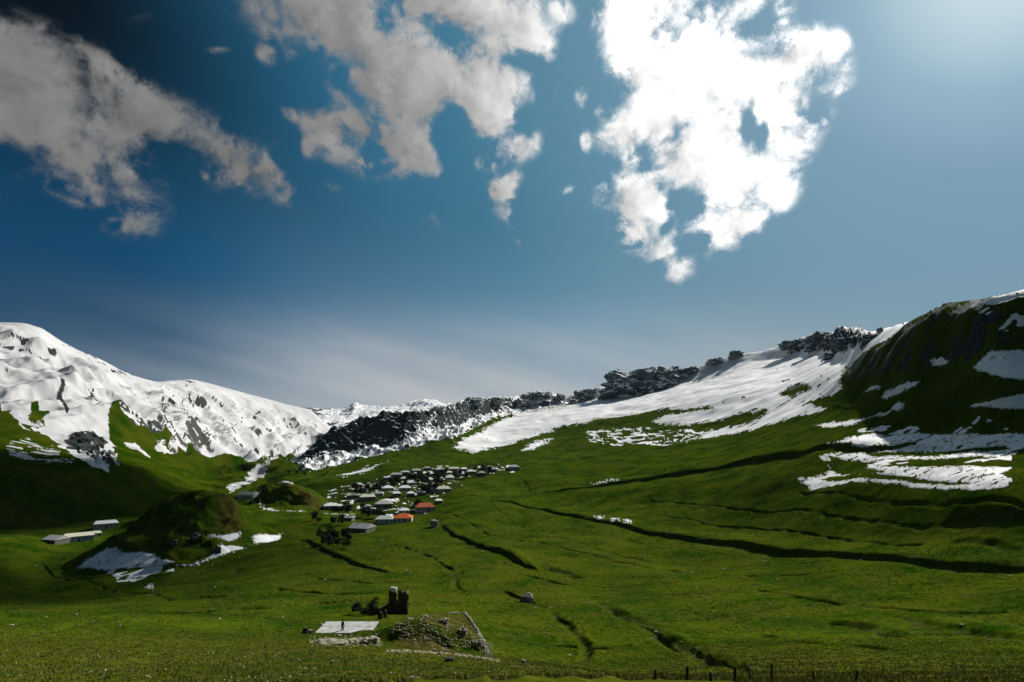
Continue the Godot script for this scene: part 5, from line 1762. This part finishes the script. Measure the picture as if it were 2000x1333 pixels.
# ------------------------------------------------------------------ the ruin and what stands round it
func build_ruin() -> void:
	var m := surface("ruin_stone", Color(1, 1, 1), 0.95)
	m.albedo_texture = grain_texture(55, Color(0.16, 0.14, 0.10), Color(0.46, 0.42, 0.30), 0.06, 5)
	m.uv1_triplanar = true
	m.uv1_scale = Vector3.ONE * 0.5
	var c := surface("concrete", Color(1, 1, 1), 0.85)
	c.albedo_texture = grain_texture(56, Color(0.52, 0.52, 0.50), Color(0.80, 0.80, 0.79), 0.012, 5)
	c.uv1_triplanar = true
	c.uv1_scale = Vector3.ONE * 0.12
	var px := 88.0 / FOCAL
	# broken tower: two stumps, a low wall between, sunlit broken ends, a pale capping stone
	var p := place(land, 776, 1199)
	var turn := -atan2(p.x, -p.z)
	var t := thing("ruined_tower", "dark ruined stone tower with two broken stumps above the rubble mound", "ruin", p, turn)
	obj("wall", rough_block(Vector3(18 * px, 54 * px, 1.5), 81, 0.22), mat.ruin_stone, t, Vector3(-12 * px, 0, 0))
	obj("wall", rough_block(Vector3(25 * px, 52 * px, 1.7), 82, 0.30), mat.ruin_stone, t, Vector3(13 * px, 0, -0.5))
	obj("wall", rough_block(Vector3(20 * px, 36 * px, 1.2), 83, 0.35), mat.ruin_stone, t, Vector3(-1 * px, 0, 0.3))
	obj("wall", rough_block(Vector3(40 * px, 22 * px, 1.4), 84, 0.7), mat.ruin_stone, t, Vector3(-42 * px, 0, 0.4), Vector3(0, 0.25, 0))
	obj("broken_end", rough_block(Vector3(0.5, 30 * px, 1.0), 85, 0.15, 0.6), mat.ruin_stone, t, Vector3(21 * px, 0, 1.1), Vector3(0, 0.7, 0))
	obj("broken_end", rough_block(Vector3(0.4, 28 * px, 0.8), 86, 0.15, 0.4), mat.ruin_stone, t, Vector3(-21 * px, 0, 0.9), Vector3(0, 0.6, 0))
	obj("cap_stone", rock_mesh(Vector3(0.62, 0.32, 0.55), 87, Vector3(0.4, 0.38, 0.32), Vector3(0.75, 0.72, 0.66), 0.0, 3), mat.stone_face, t, Vector3(-11 * px, 56 * px, 0))
	# two upright slabs in front of it
	for s in [[742, 1210, 10, 16, "left one of two pale standing stones in front of the ruin"], [752, 1207, 8, 18, "right one of two pale standing stones in front of the ruin"]]:
		var q := place(land, s[0], s[1])
		var o := MeshInstance3D.new()
		o.mesh = rough_block(Vector3(s[2] * px, s[3] * px, 0.5), int(s[0]), 0.3, 0.3)
		o.material_override = mat.ruin_stone
		o.position = q
		o.rotation.y = 0.5
		thing_mesh(o, "standing_stone", s[4], "stone", "standing stones by the ruin")
	# dug-in shed with a flat concrete roof
	var f := place(land, 668, 1240)
	var a := bearing(615, 1240)
	var b := bearing(636, 1213)
	var shed_turn := 0.0
	var shed := thing("dugout_shed", "flat pale concrete roof of a low dug in shed beside the ruin", "shed", f + Vector3(0, 0, 0), shed_turn)
	obj("wall", box_mesh(Vector3(-3.4, -4.0, -5.0), Vector3(3.4, -0.02, -0.3)), mat.ruin_stone, shed)
	var st := begin()
	box_into(st, Vector3(-3.7, -0.01, -5.2), Vector3(3.7, 0.16, -0.1))
	obj("roof_slab", commit(st), mat.concrete, shed)
	obj("roof_joint", box_mesh(Vector3(-3.69, 0.155, -2.8), Vector3(3.69, 0.172, -2.74)), mat.ruin_stone, shed)
	# low curved wall holding the mound at its right side
	var rng := RandomNumberGenerator.new()
	rng.seed = 4
	var line := [[908, 1200], [918, 1212], [928, 1228], [938, 1246], [946, 1264], [952, 1282]]
	var w := thing("stone_wall", "low pale stone wall curving down the right side of the rubble mound", "wall", place(land, 930, 1240))
	for k in line.size() - 1:
		for q in 4:
			var at := place(land, lerpf(line[k][0], line[k + 1][0], q / 4.0), lerpf(line[k][1], line[k + 1][1], q / 4.0))
			var s := Vector3(rng.randf_range(0.22, 0.42), rng.randf_range(0.15, 0.26), rng.randf_range(0.2, 0.34))
			obj("stone", rock_mesh(s, 600 + k * 4 + q, Vector3(0.16, 0.15, 0.11), Vector3(0.46, 0.44, 0.37), 0.0, 2), mat.stone_face, w, at - w.position + Vector3(0, 0.15, 0), Vector3(0, rng.randf() * 3.0, 0))
	# small lattice gate at its end
	var gp := place(land, 954, 1284)
	var gate := thing("lattice_gate", "small pale lattice gate at the lower end of the curved stone wall", "gate", gp, -0.3)
	for k in 4:
		obj("bar", box_mesh(Vector3(-0.36 + k * 0.24 - 0.03, 0.0, -0.03), Vector3(-0.36 + k * 0.24 + 0.03, 1.35, 0.03)), mat.frame_paint, gate)
	for k in 3:
		obj("rail", box_mesh(Vector3(-0.42, 0.2 + k * 0.5, 0.032), Vector3(0.42, 0.27 + k * 0.5, 0.06)), mat.frame_paint, gate)
	# pale slabby rocks left below the mound
	for s in [[648, 1258, 40, 6, "long pale flat rock ledge below the shed, left end"], [700, 1257, 34, 9, "pale flat rock ledge below the shed, right end"], [722, 1258, 24, 14, "grey upright rock slab at the end of the ledges"]]:
		var q := place(land, s[0], s[1])
		var o := MeshInstance3D.new()
		o.mesh = rock_mesh(Vector3(s[2] * px * 0.5, s[3] * px * 0.6, 0.9), 700 + int(s[0]), Vector3(0.12, 0.12, 0.07), Vector3(0.44, 0.41, 0.30), 0.0, 4, 0.35)
		o.material_override = mat.stone_face
		o.position = q
		thing_mesh(o, "rock_ledge", s[4], "rock", "pale rock ledges below the shed")
	# bigger rocks of the mound
	for s in [[868, 1216, 13, 7, "pale rock at the crown of the rubble mound"], [905, 1236, 13, 8, "pale rock midway down the right of the rubble mound"], [930, 1262, 17, 11, "pale rock over the dark hollow at the right of the mound"], [830, 1206, 14, 5, "flat pale rock at the back of the mound's crown"], [800, 1212, 16, 5, "flat tan rock at the left shoulder of the mound"], [885, 1200, 30, 4, "long pale slab along the top of the mound"]]:
		var q := place(land, s[0], s[1])
		var o := MeshInstance3D.new()
		o.mesh = rock_mesh(Vector3(s[2] * px * 0.5, s[3] * px * 0.6, 0.55), 800 + int(s[0]), Vector3(0.08, 0.08, 0.045), Vector3(0.36, 0.34, 0.25), 0.0, 4, 0.45)
		o.material_override = mat.stone_face
		o.position = q + Vector3(0, 0.1, 0)
		thing_mesh(o, "rock", s[4], "rock", "rocks on the rubble mound")
	# loose stones too many to count: over the mound, and along the pale edge of the slope
	var spots := []
	for k in 2200:
		var ang := rng.randf() * TAU
		var rr := sqrt(rng.randf())
		if noise_track.get_noise_2d(cos(ang) * rr * 60.0, sin(ang) * rr * 60.0) < -0.02:
			continue
		spots.append([850 + cos(ang) * rr * 84 + rr * sin(ang) * 18, 1238 + sin(ang) * rr * 34, 0.03 + 0.11 * pow(rng.randf(), 3.0)])
	for k in 300:
		var tt := rng.randf()
		spots.append([lerpf(755, 975, tt), lerpf(1273, 1292, tt * tt) + rng.randfn() * 1.2, rng.randf_range(0.05, 0.15)])
	for k in 260:
		spots.append([rng.randf_range(600, 745), 1254 + rng.randfn() * 5.0, rng.randf_range(0.05, 0.14)])
	scatter("rubble", "loose pale rubble stones over the mound below the ruin", "rubble", spots, rock_mesh(Vector3(1, 0.7, 0.9), 901, Vector3(0.16, 0.15, 0.08), Vector3(0.46, 0.43, 0.30), 0.0, 1), mat.stone_face, rng)

func scatter(called: String, label: String, category: String, spots: Array, me: Mesh, m: Material, rng: RandomNumberGenerator, tints := []) -> void:
	var mm := MultiMesh.new()
	mm.transform_format = MultiMesh.TRANSFORM_3D
	mm.use_colors = tints.size() > 0
	mm.mesh = me
	mm.instance_count = spots.size()
	for k in spots.size():
		var s: Array = spots[k]
		var p := place(land, s[0], s[1]) if s.size() == 3 else Vector3(s[0], s[1], s[2])
		var size: float = s[2] if s.size() == 3 else s[3]
		var b := Basis(Vector3.UP, rng.randf() * TAU).scaled(Vector3(size * rng.randf_range(0.7, 1.4), size * rng.randf_range(0.7, 1.2), size))
		mm.set_instance_transform(k, Transform3D(b, p))
		if tints.size():
			mm.set_instance_color(k, tints[rng.randi() % tints.size()])
	var o := MultiMeshInstance3D.new()
	o.name = called
	o.multimesh = mm
	o.material_override = m
	o.set_meta("kind", "stuff")
	o.set_meta("label", label)
	o.set_meta("category", category)
	add_child(o)

func build_grass() -> void:
	var rng := RandomNumberGenerator.new()
	rng.seed = 21
	# tufts of short turf on the near slope
	var st := SurfaceTool.new()
	st.begin(Mesh.PRIMITIVE_TRIANGLES)
	st.set_smooth_group(-1)
	for k in 9:
		var a := rng.randf() * TAU
		var o := Vector3(cos(a), 0, sin(a)) * rng.randf_range(0.0, 0.5)
		var lean := Vector3(cos(a), 0, sin(a)) * rng.randf_range(0.2, 0.8)
		var side := Vector3(-sin(a), 0, cos(a)) * 0.09
		for p in [o - side, o + lean + Vector3(0, rng.randf_range(0.5, 1.0), 0), o + side]:
			st.add_vertex(p)
	st.generate_normals()
	var clump := st.commit()
	var clumps := noise(93, 18.0, 3)
	var blade := surface("blades", Color(1, 1, 1), 0.9, true)
	blade.cull_mode = BaseMaterial3D.CULL_DISABLED
	blade.backlight_enabled = true
	blade.backlight = Color(0.3, 0.35, 0.1)
	var spots := []
	for k in 75000:
		var r := 18.0 + 70.0 * pow(rng.randf(), 1.15)
		var b := deg_to_rad(rng.randf_range(-46.0, 46.0))
		var x := r * sin(b)
		var z := -r * cos(b)
		spots.append([x, height_at(land, x, z) - 0.01, z, rng.randf_range(0.06, 0.17)])
	scatter("turf", "short tufted turf on the near slope", "grass", spots, clump, mat.blades, rng, [Color(0.08, 0.10, 0.006), Color(0.13, 0.13, 0.012), Color(0.17, 0.15, 0.022), Color(0.06, 0.09, 0.005), Color(0.21, 0.165, 0.05), Color(0.16, 0.125, 0.03)])
	spots = []
	for k in 60000:
		var r := 84.0 * exp(rng.randf() * 1.75)
		var b := deg_to_rad(rng.randf_range(-46.0, 46.0))
		var x := r * sin(b)
		var z := -r * cos(b)
		if clumps.get_noise_2d(x, z) * 1.8 + 0.15 > rng.randf():
			spots.append([x, height_at(land, x, z) - 0.03, z, rng.randf_range(0.16, 0.42) * clampf(r / 160.0, 0.7, 1.7)])
	scatter("tussocks", "coarse grass tussocks dotted over the middle meadow", "grass", spots, clump, mat.blades, rng, [Color(0.03, 0.085, 0.004), Color(0.07, 0.11, 0.006), Color(0.12, 0.14, 0.012), Color(0.18, 0.14, 0.03), Color(0.024, 0.07, 0.003)])
	spots = []
	for k in 900:
		var r := 80.0 * exp(rng.randf() * 1.8)
		var b := deg_to_rad(rng.randf_range(-46.0, 46.0))
		var x := r * sin(b)
		var z := -r * cos(b)
		if clumps.get_noise_2d(z, x) > 0.05 or rng.randf() < 0.25:
			spots.append([x, height_at(land, x, z), z, (0.08 + 0.30 * pow(rng.randf(), 3.0)) * clampf(r / 150.0, 0.8, 2.0)])
	scatter("stones", "scattered small stones lying over the middle meadow", "stones", spots, rock_mesh(Vector3(1, 0.65, 0.85), 903, Vector3(0.10, 0.10, 0.08), Vector3(0.42, 0.40, 0.33), 0.0, 1), mat.stone_face, rng)
	# pale stones and dry heads strewn over the near slope
	spots = []
	var thick := noise(91, 7.0, 3)
	while spots.size() < 1100:
		var r := 34.0 + 26.0 * rng.randf()
		var b := deg_to_rad(rng.randf_range(-45.0, 10.0))
		var x := r * sin(b)
		var z := -r * cos(b)
		if rng.randf() < 0.35 + thick.get_noise_2d(x, z):
			spots.append([x, height_at(land, x, z) + 0.02, z, 0.018 + 0.055 * pow(rng.randf(), 4.0)])
	scatter("pebbles", "small pale pebbles strewn over the near grass slope", "pebbles", spots, rock_mesh(Vector3(1, 0.7, 0.9), 902, Vector3(0.22, 0.22, 0.13), Vector3(0.55, 0.53, 0.38), 0.0, 1), mat.stone_face, rng)

func build_fence() -> void:
	var k := 0
	var order := ["leftmost", "second from the left", "third from the left", "fourth from the left", "fifth from the left", "sixth from the left", "seventh from the left", "rightmost"]
	for s in [[1280, 1329, 15, 0.02], [1342, 1330, 22, -0.03], [1388, 1332, 12, 0.05], [1435, 1333, 22, -0.05], [1468, 1333, 14, 0.25], [1508, 1332, 28, -0.02], [1590, 1333, 16, 0.04], [1672, 1333, 16, -0.2]]:
		var p := place(land, s[0], s[1])
		var dist := Vector2(p.x, p.z).length()
		var h: float = s[2] * dist / FOCAL
		var st := begin()
		var n := 7
		for i in n:
			var a0 := TAU * i / n
			var a1 := TAU * (i + 1) / n
			var b0 := Vector3(cos(a0) * 0.055, -0.3, sin(a0) * 0.055)
			var b1 := Vector3(cos(a1) * 0.055, -0.3, sin(a1) * 0.055)
			var t0 := Vector3(cos(a0) * 0.04 + 0.02, h, sin(a0) * 0.04)
			var t1 := Vector3(cos(a1) * 0.04 + 0.02, h + 0.01, sin(a1) * 0.04)
			quad(st, b0, t0, t1, b1)
			for v in [t0, Vector3(0.02, h + 0.03, 0), t1]:
				st.add_vertex(v)
		var o := MeshInstance3D.new()
		o.mesh = commit(st)
		o.material_override = mat.bark
		o.position = p
		o.rotation.z = s[3]
		thing_mesh(o, "fence_post", order[k] + " of the thin dark fence posts along the bottom edge", "fence post", "fence posts along the bottom edge")
		k += 1

# ------------------------------------------------------------------ the walker
func build_person() -> void:
	var J := {"hip": Vector3(0, 0.95, 0), "chest": Vector3(0.02, 1.30, 0), "neck": Vector3(0.04, 1.48, 0), "head": Vector3(0.07, 1.66, 0),
		"sl": Vector3(0.02, 1.42, -0.17), "sr": Vector3(0.02, 1.42, 0.17), "el": Vector3(0.02, 1.14, -0.25), "er": Vector3(0.0, 1.14, 0.25), "wl": Vector3(0.16, 0.98, -0.18), "wr": Vector3(0.14, 0.98, 0.2),
		"hl": Vector3(0, 0.92, -0.10), "hr": Vector3(0, 0.92, 0.10), "kl": Vector3(0.12, 0.50, -0.10), "kr": Vector3(-0.02, 0.49, 0.10), "al": Vector3(0.10, 0.08, -0.10), "ar": Vector3(-0.26, 0.12, 0.10), "tl": Vector3(0.28, 0.03, -0.12), "tr": Vector3(-0.10, 0.03, 0.12)}
	var bones := [["hip", "chest", 0.155, 0.175], ["chest", "neck", 0.17, 0.075], ["neck", "head", 0.062, 0.062], ["chest", "sl", 0.10, 0.085], ["chest", "sr", 0.10, 0.085], ["sl", "el", 0.075, 0.058], ["sr", "er", 0.075, 0.058], ["el", "wl", 0.058, 0.042], ["er", "wr", 0.058, 0.042],
		["hip", "hl", 0.14, 0.11], ["hip", "hr", 0.14, 0.11], ["hl", "kl", 0.105, 0.07], ["hr", "kr", 0.105, 0.07], ["kl", "al", 0.07, 0.05], ["kr", "ar", 0.07, 0.05], ["al", "tl", 0.055, 0.04], ["ar", "tr", 0.055, 0.04]]
	var segs := []
	for b in bones:
		segs.append([J[b[0]], J[b[1]], b[2], b[3]])
	# hands: palm and five fingers each
	for s in ["l", "r"]:
		var w: Vector3 = J["w" + s]
		var e: Vector3 = J["e" + s]
		var d := (w - e).normalized()
		var side := Vector3(0, 0, 1) if s == "r" else Vector3(0, 0, -1)
		var up := d.cross(side).normalized()
		segs.append([w, w + d * 0.09, 0.036, 0.036])
		for k in 4:
			var root := w + d * 0.10 + up * (k - 1.5) * 0.021
			segs.append([root, root + d * [0.07, 0.08, 0.075, 0.055][k] - side * 0.03, 0.010, 0.008])
		segs.append([w + d * 0.03 + up * 0.03, w + d * 0.07 + up * 0.075, 0.012, 0.009])
	var head := [J.head + Vector3(0, 0.01, 0), Vector3(0.098, 0.118, 0.078)]
	var cell := 0.022
	var lo := Vector3(-0.42, -0.04, -0.42)
	var n := Vector3i(38, 84, 40)
	var nx := n.x + 1
	var ny := n.y + 1
	var nz := n.z + 1
	var F := PackedFloat32Array()
	F.resize(nx * ny * nz)
	F.fill(1.0)
	for s in segs:
		var a: Vector3 = s[0]
		var b: Vector3 = s[1]
		var ra: float = s[2]
		var rb: float = s[3]
		var pad := maxf(ra, rb) + 0.09
		var c0 := Vector3i(((a.min(b) - Vector3.ONE * pad) - lo) / cell).clamp(Vector3i.ZERO, n)
		var c1 := Vector3i(((a.max(b) + Vector3.ONE * pad) - lo) / cell).clamp(Vector3i.ZERO, n)
		var ab := b - a
		var ll := ab.length_squared()
		for z in range(c0.z, c1.z + 1):
			for y in range(c0.y, c1.y + 1):
				for x in range(c0.x, c1.x + 1):
					var p := lo + Vector3(x, y, z) * cell
					var t := clampf((p - a).dot(ab) / ll, 0.0, 1.0)
					var d := p.distance_to(a + ab * t) - lerpf(ra, rb, t)
					var q := (z * ny + y) * nx + x
					var f := F[q]
					var h := clampf(0.5 + 0.5 * (f - d) / 0.035, 0.0, 1.0)
					F[q] = lerpf(f, d, h) - 0.035 * h * (1.0 - h) if f < 0.5 else d
	for z in nz:
		for y in range(60, ny):
			for x in nx:
				var p := lo + Vector3(x, y, z) * cell
				var e: Vector3 = (p - head[0]) / head[1]
				var d := (e.length() - 1.0) * 0.09
				d = minf(d, p.distance_to(head[0] + Vector3(0.098, -0.012, 0)) - 0.026)
				d = minf(d, p.distance_to(head[0] + Vector3(-0.005, -0.005, 0.08)) - 0.022)
				d = minf(d, p.distance_to(head[0] + Vector3(-0.005, -0.005, -0.08)) - 0.022)
				var q := (z * ny + y) * nx + x
				F[q] = minf(F[q], d)
	var st := SurfaceTool.new()
	st.begin(Mesh.PRIMITIVE_TRIANGLES)
	st.set_smooth_group(0)
	var where := {}
	var pts := PackedVector3Array()
	var step := [0, 1, nx, nx + 1, nx * ny, nx * ny + 1, nx * ny + nx, nx * ny + nx + 1]
	for z in n.z:
		for y in n.y:
			for x in n.x:
				var q := (z * ny + y) * nx + x
				var inside := 0
				for k in 8:
					if F[q + step[k]] < 0.0:
						inside += 1
				if inside == 0 or inside == 8:
					continue
				var sum := Vector3.ZERO
				var cnt := 0
				for e in [[0, 1], [2, 3], [4, 5], [6, 7], [0, 2], [1, 3], [4, 6], [5, 7], [0, 4], [1, 5], [2, 6], [3, 7]]:
					var fa := F[q + step[e[0]]]
					var fb := F[q + step[e[1]]]
					if (fa < 0.0) != (fb < 0.0):
						var t := fa / (fa - fb)
						var pa := Vector3(e[0] & 1, (e[0] >> 1) & 1, e[0] >> 2)
						var pb := Vector3(e[1] & 1, (e[1] >> 1) & 1, e[1] >> 2)
						sum += pa.lerp(pb, t)
						cnt += 1
				where[q] = pts.size()
				pts.append(lo + (Vector3(x, y, z) + sum / cnt) * cell)
	for z in range(1, n.z):
		for y in range(1, n.y):
			for x in range(1, n.x):
				var q := (z * ny + y) * nx + x
				for axis in 3:
					var o: int = [1, nx, nx * ny][axis]
					var fa := F[q]
					var fb := F[q + o]
					if (fa < 0.0) == (fb < 0.0):
						continue
					var s1: int = [nx, nx * ny, 1][axis]
					var s2: int = [nx * ny, 1, nx][axis]
					var c := [q - s1 - s2, q - s2, q, q - s1]
					if not (where.has(c[0]) and where.has(c[1]) and where.has(c[2]) and where.has(c[3])):
						continue
					if fa < 0.0:
						c.reverse()
					for k in [0, 1, 2, 0, 2, 3]:
						var v: Vector3 = pts[where[c[k]]]
						var col := Color(0.012, 0.013, 0.016)
						if v.y > 1.53 or v.distance_to(J.wl) < 0.21 and v.x > 0.16 or v.distance_to(J.wr) < 0.21 and v.x > 0.15:
							col = Color(0.28, 0.16, 0.11)
						if v.y < 0.1:
							col = Color(0.02, 0.016, 0.012)
						elif v.y < 0.92:
							col = Color(0.016, 0.018, 0.028)
						st.set_color(col)
						st.add_vertex(v)
	st.index()
	st.generate_normals()
	var m := surface("clothes", Color(1, 1, 1), 0.9, true)
	m.cull_mode = BaseMaterial3D.CULL_DISABLED
	var p := place(land, 668, 1238)
	var who := thing("person", "person in dark clothes walking past the pale concrete roof", "person", p, -0.35)
	obj("body", st.commit(), m, who)
	var hair := rock_mesh(Vector3(0.112, 0.085, 0.098), 950, Vector3(0.008, 0.007, 0.006), Vector3(0.015, 0.013, 0.01), 0.0, 3, 0.12)
	obj("hair", hair, mat.stone_face, who, J.head + Vector3(-0.018, 0.075, 0))

func _ready() -> void:
	var t0 := Time.get_ticks_msec()
	var cam := Camera3D.new()
	cam.name = "camera"
	cam.fov = 60.0
	cam.near = 0.05
	cam.far = 20000.0
	cam.rotation.x = PITCH
	add_child(cam)
	var env := Environment.new()
	env.background_mode = Environment.BG_SKY
	env.tonemap_mode = Environment.TONE_MAPPER_LINEAR
	env.tonemap_exposure = 1.2
	env.background_energy_multiplier = 0.83
	env.fog_enabled = true
	env.fog_density = 0.000012
	env.fog_light_color = Color(0.80, 0.87, 0.95)
	env.sdfgi_enabled = true
	env.ssao_enabled = true
	env.ssil_enabled = true
	var sky := Sky.new()
	var pano := PanoramaSkyMaterial.new()
	pano.panorama = make_sky()
	sky.sky_material = pano
	env.sky = sky
	var world := WorldEnvironment.new()
	world.name = "world"
	world.environment = env
	add_child(world)
	var sun := DirectionalLight3D.new()
	sun.name = "sun"
	sun.light_energy = 1.6
	sun.light_color = Color(1.0, 0.98, 0.95)
	sun.light_angular_distance = 0.5
	sun.shadow_enabled = true
	add_child(sun)
	sun.look_at_from_position(Vector3.ZERO, -sun_direction(), Vector3.UP)
	print("sky ", Time.get_ticks_msec() - t0)
	make_materials()
	build_shade_cloud()
	build_meadow()
	print("meadow ", Time.get_ticks_msec() - t0)
	build_left_mountain()
	build_far_mountains()
	print("mountains ", Time.get_ticks_msec() - t0)
	build_rocks()
	build_houses()
	build_trees()
	build_ruin()
	build_fence()
	build_grass()
	build_person()
	print("things ", Time.get_ticks_msec() - t0)
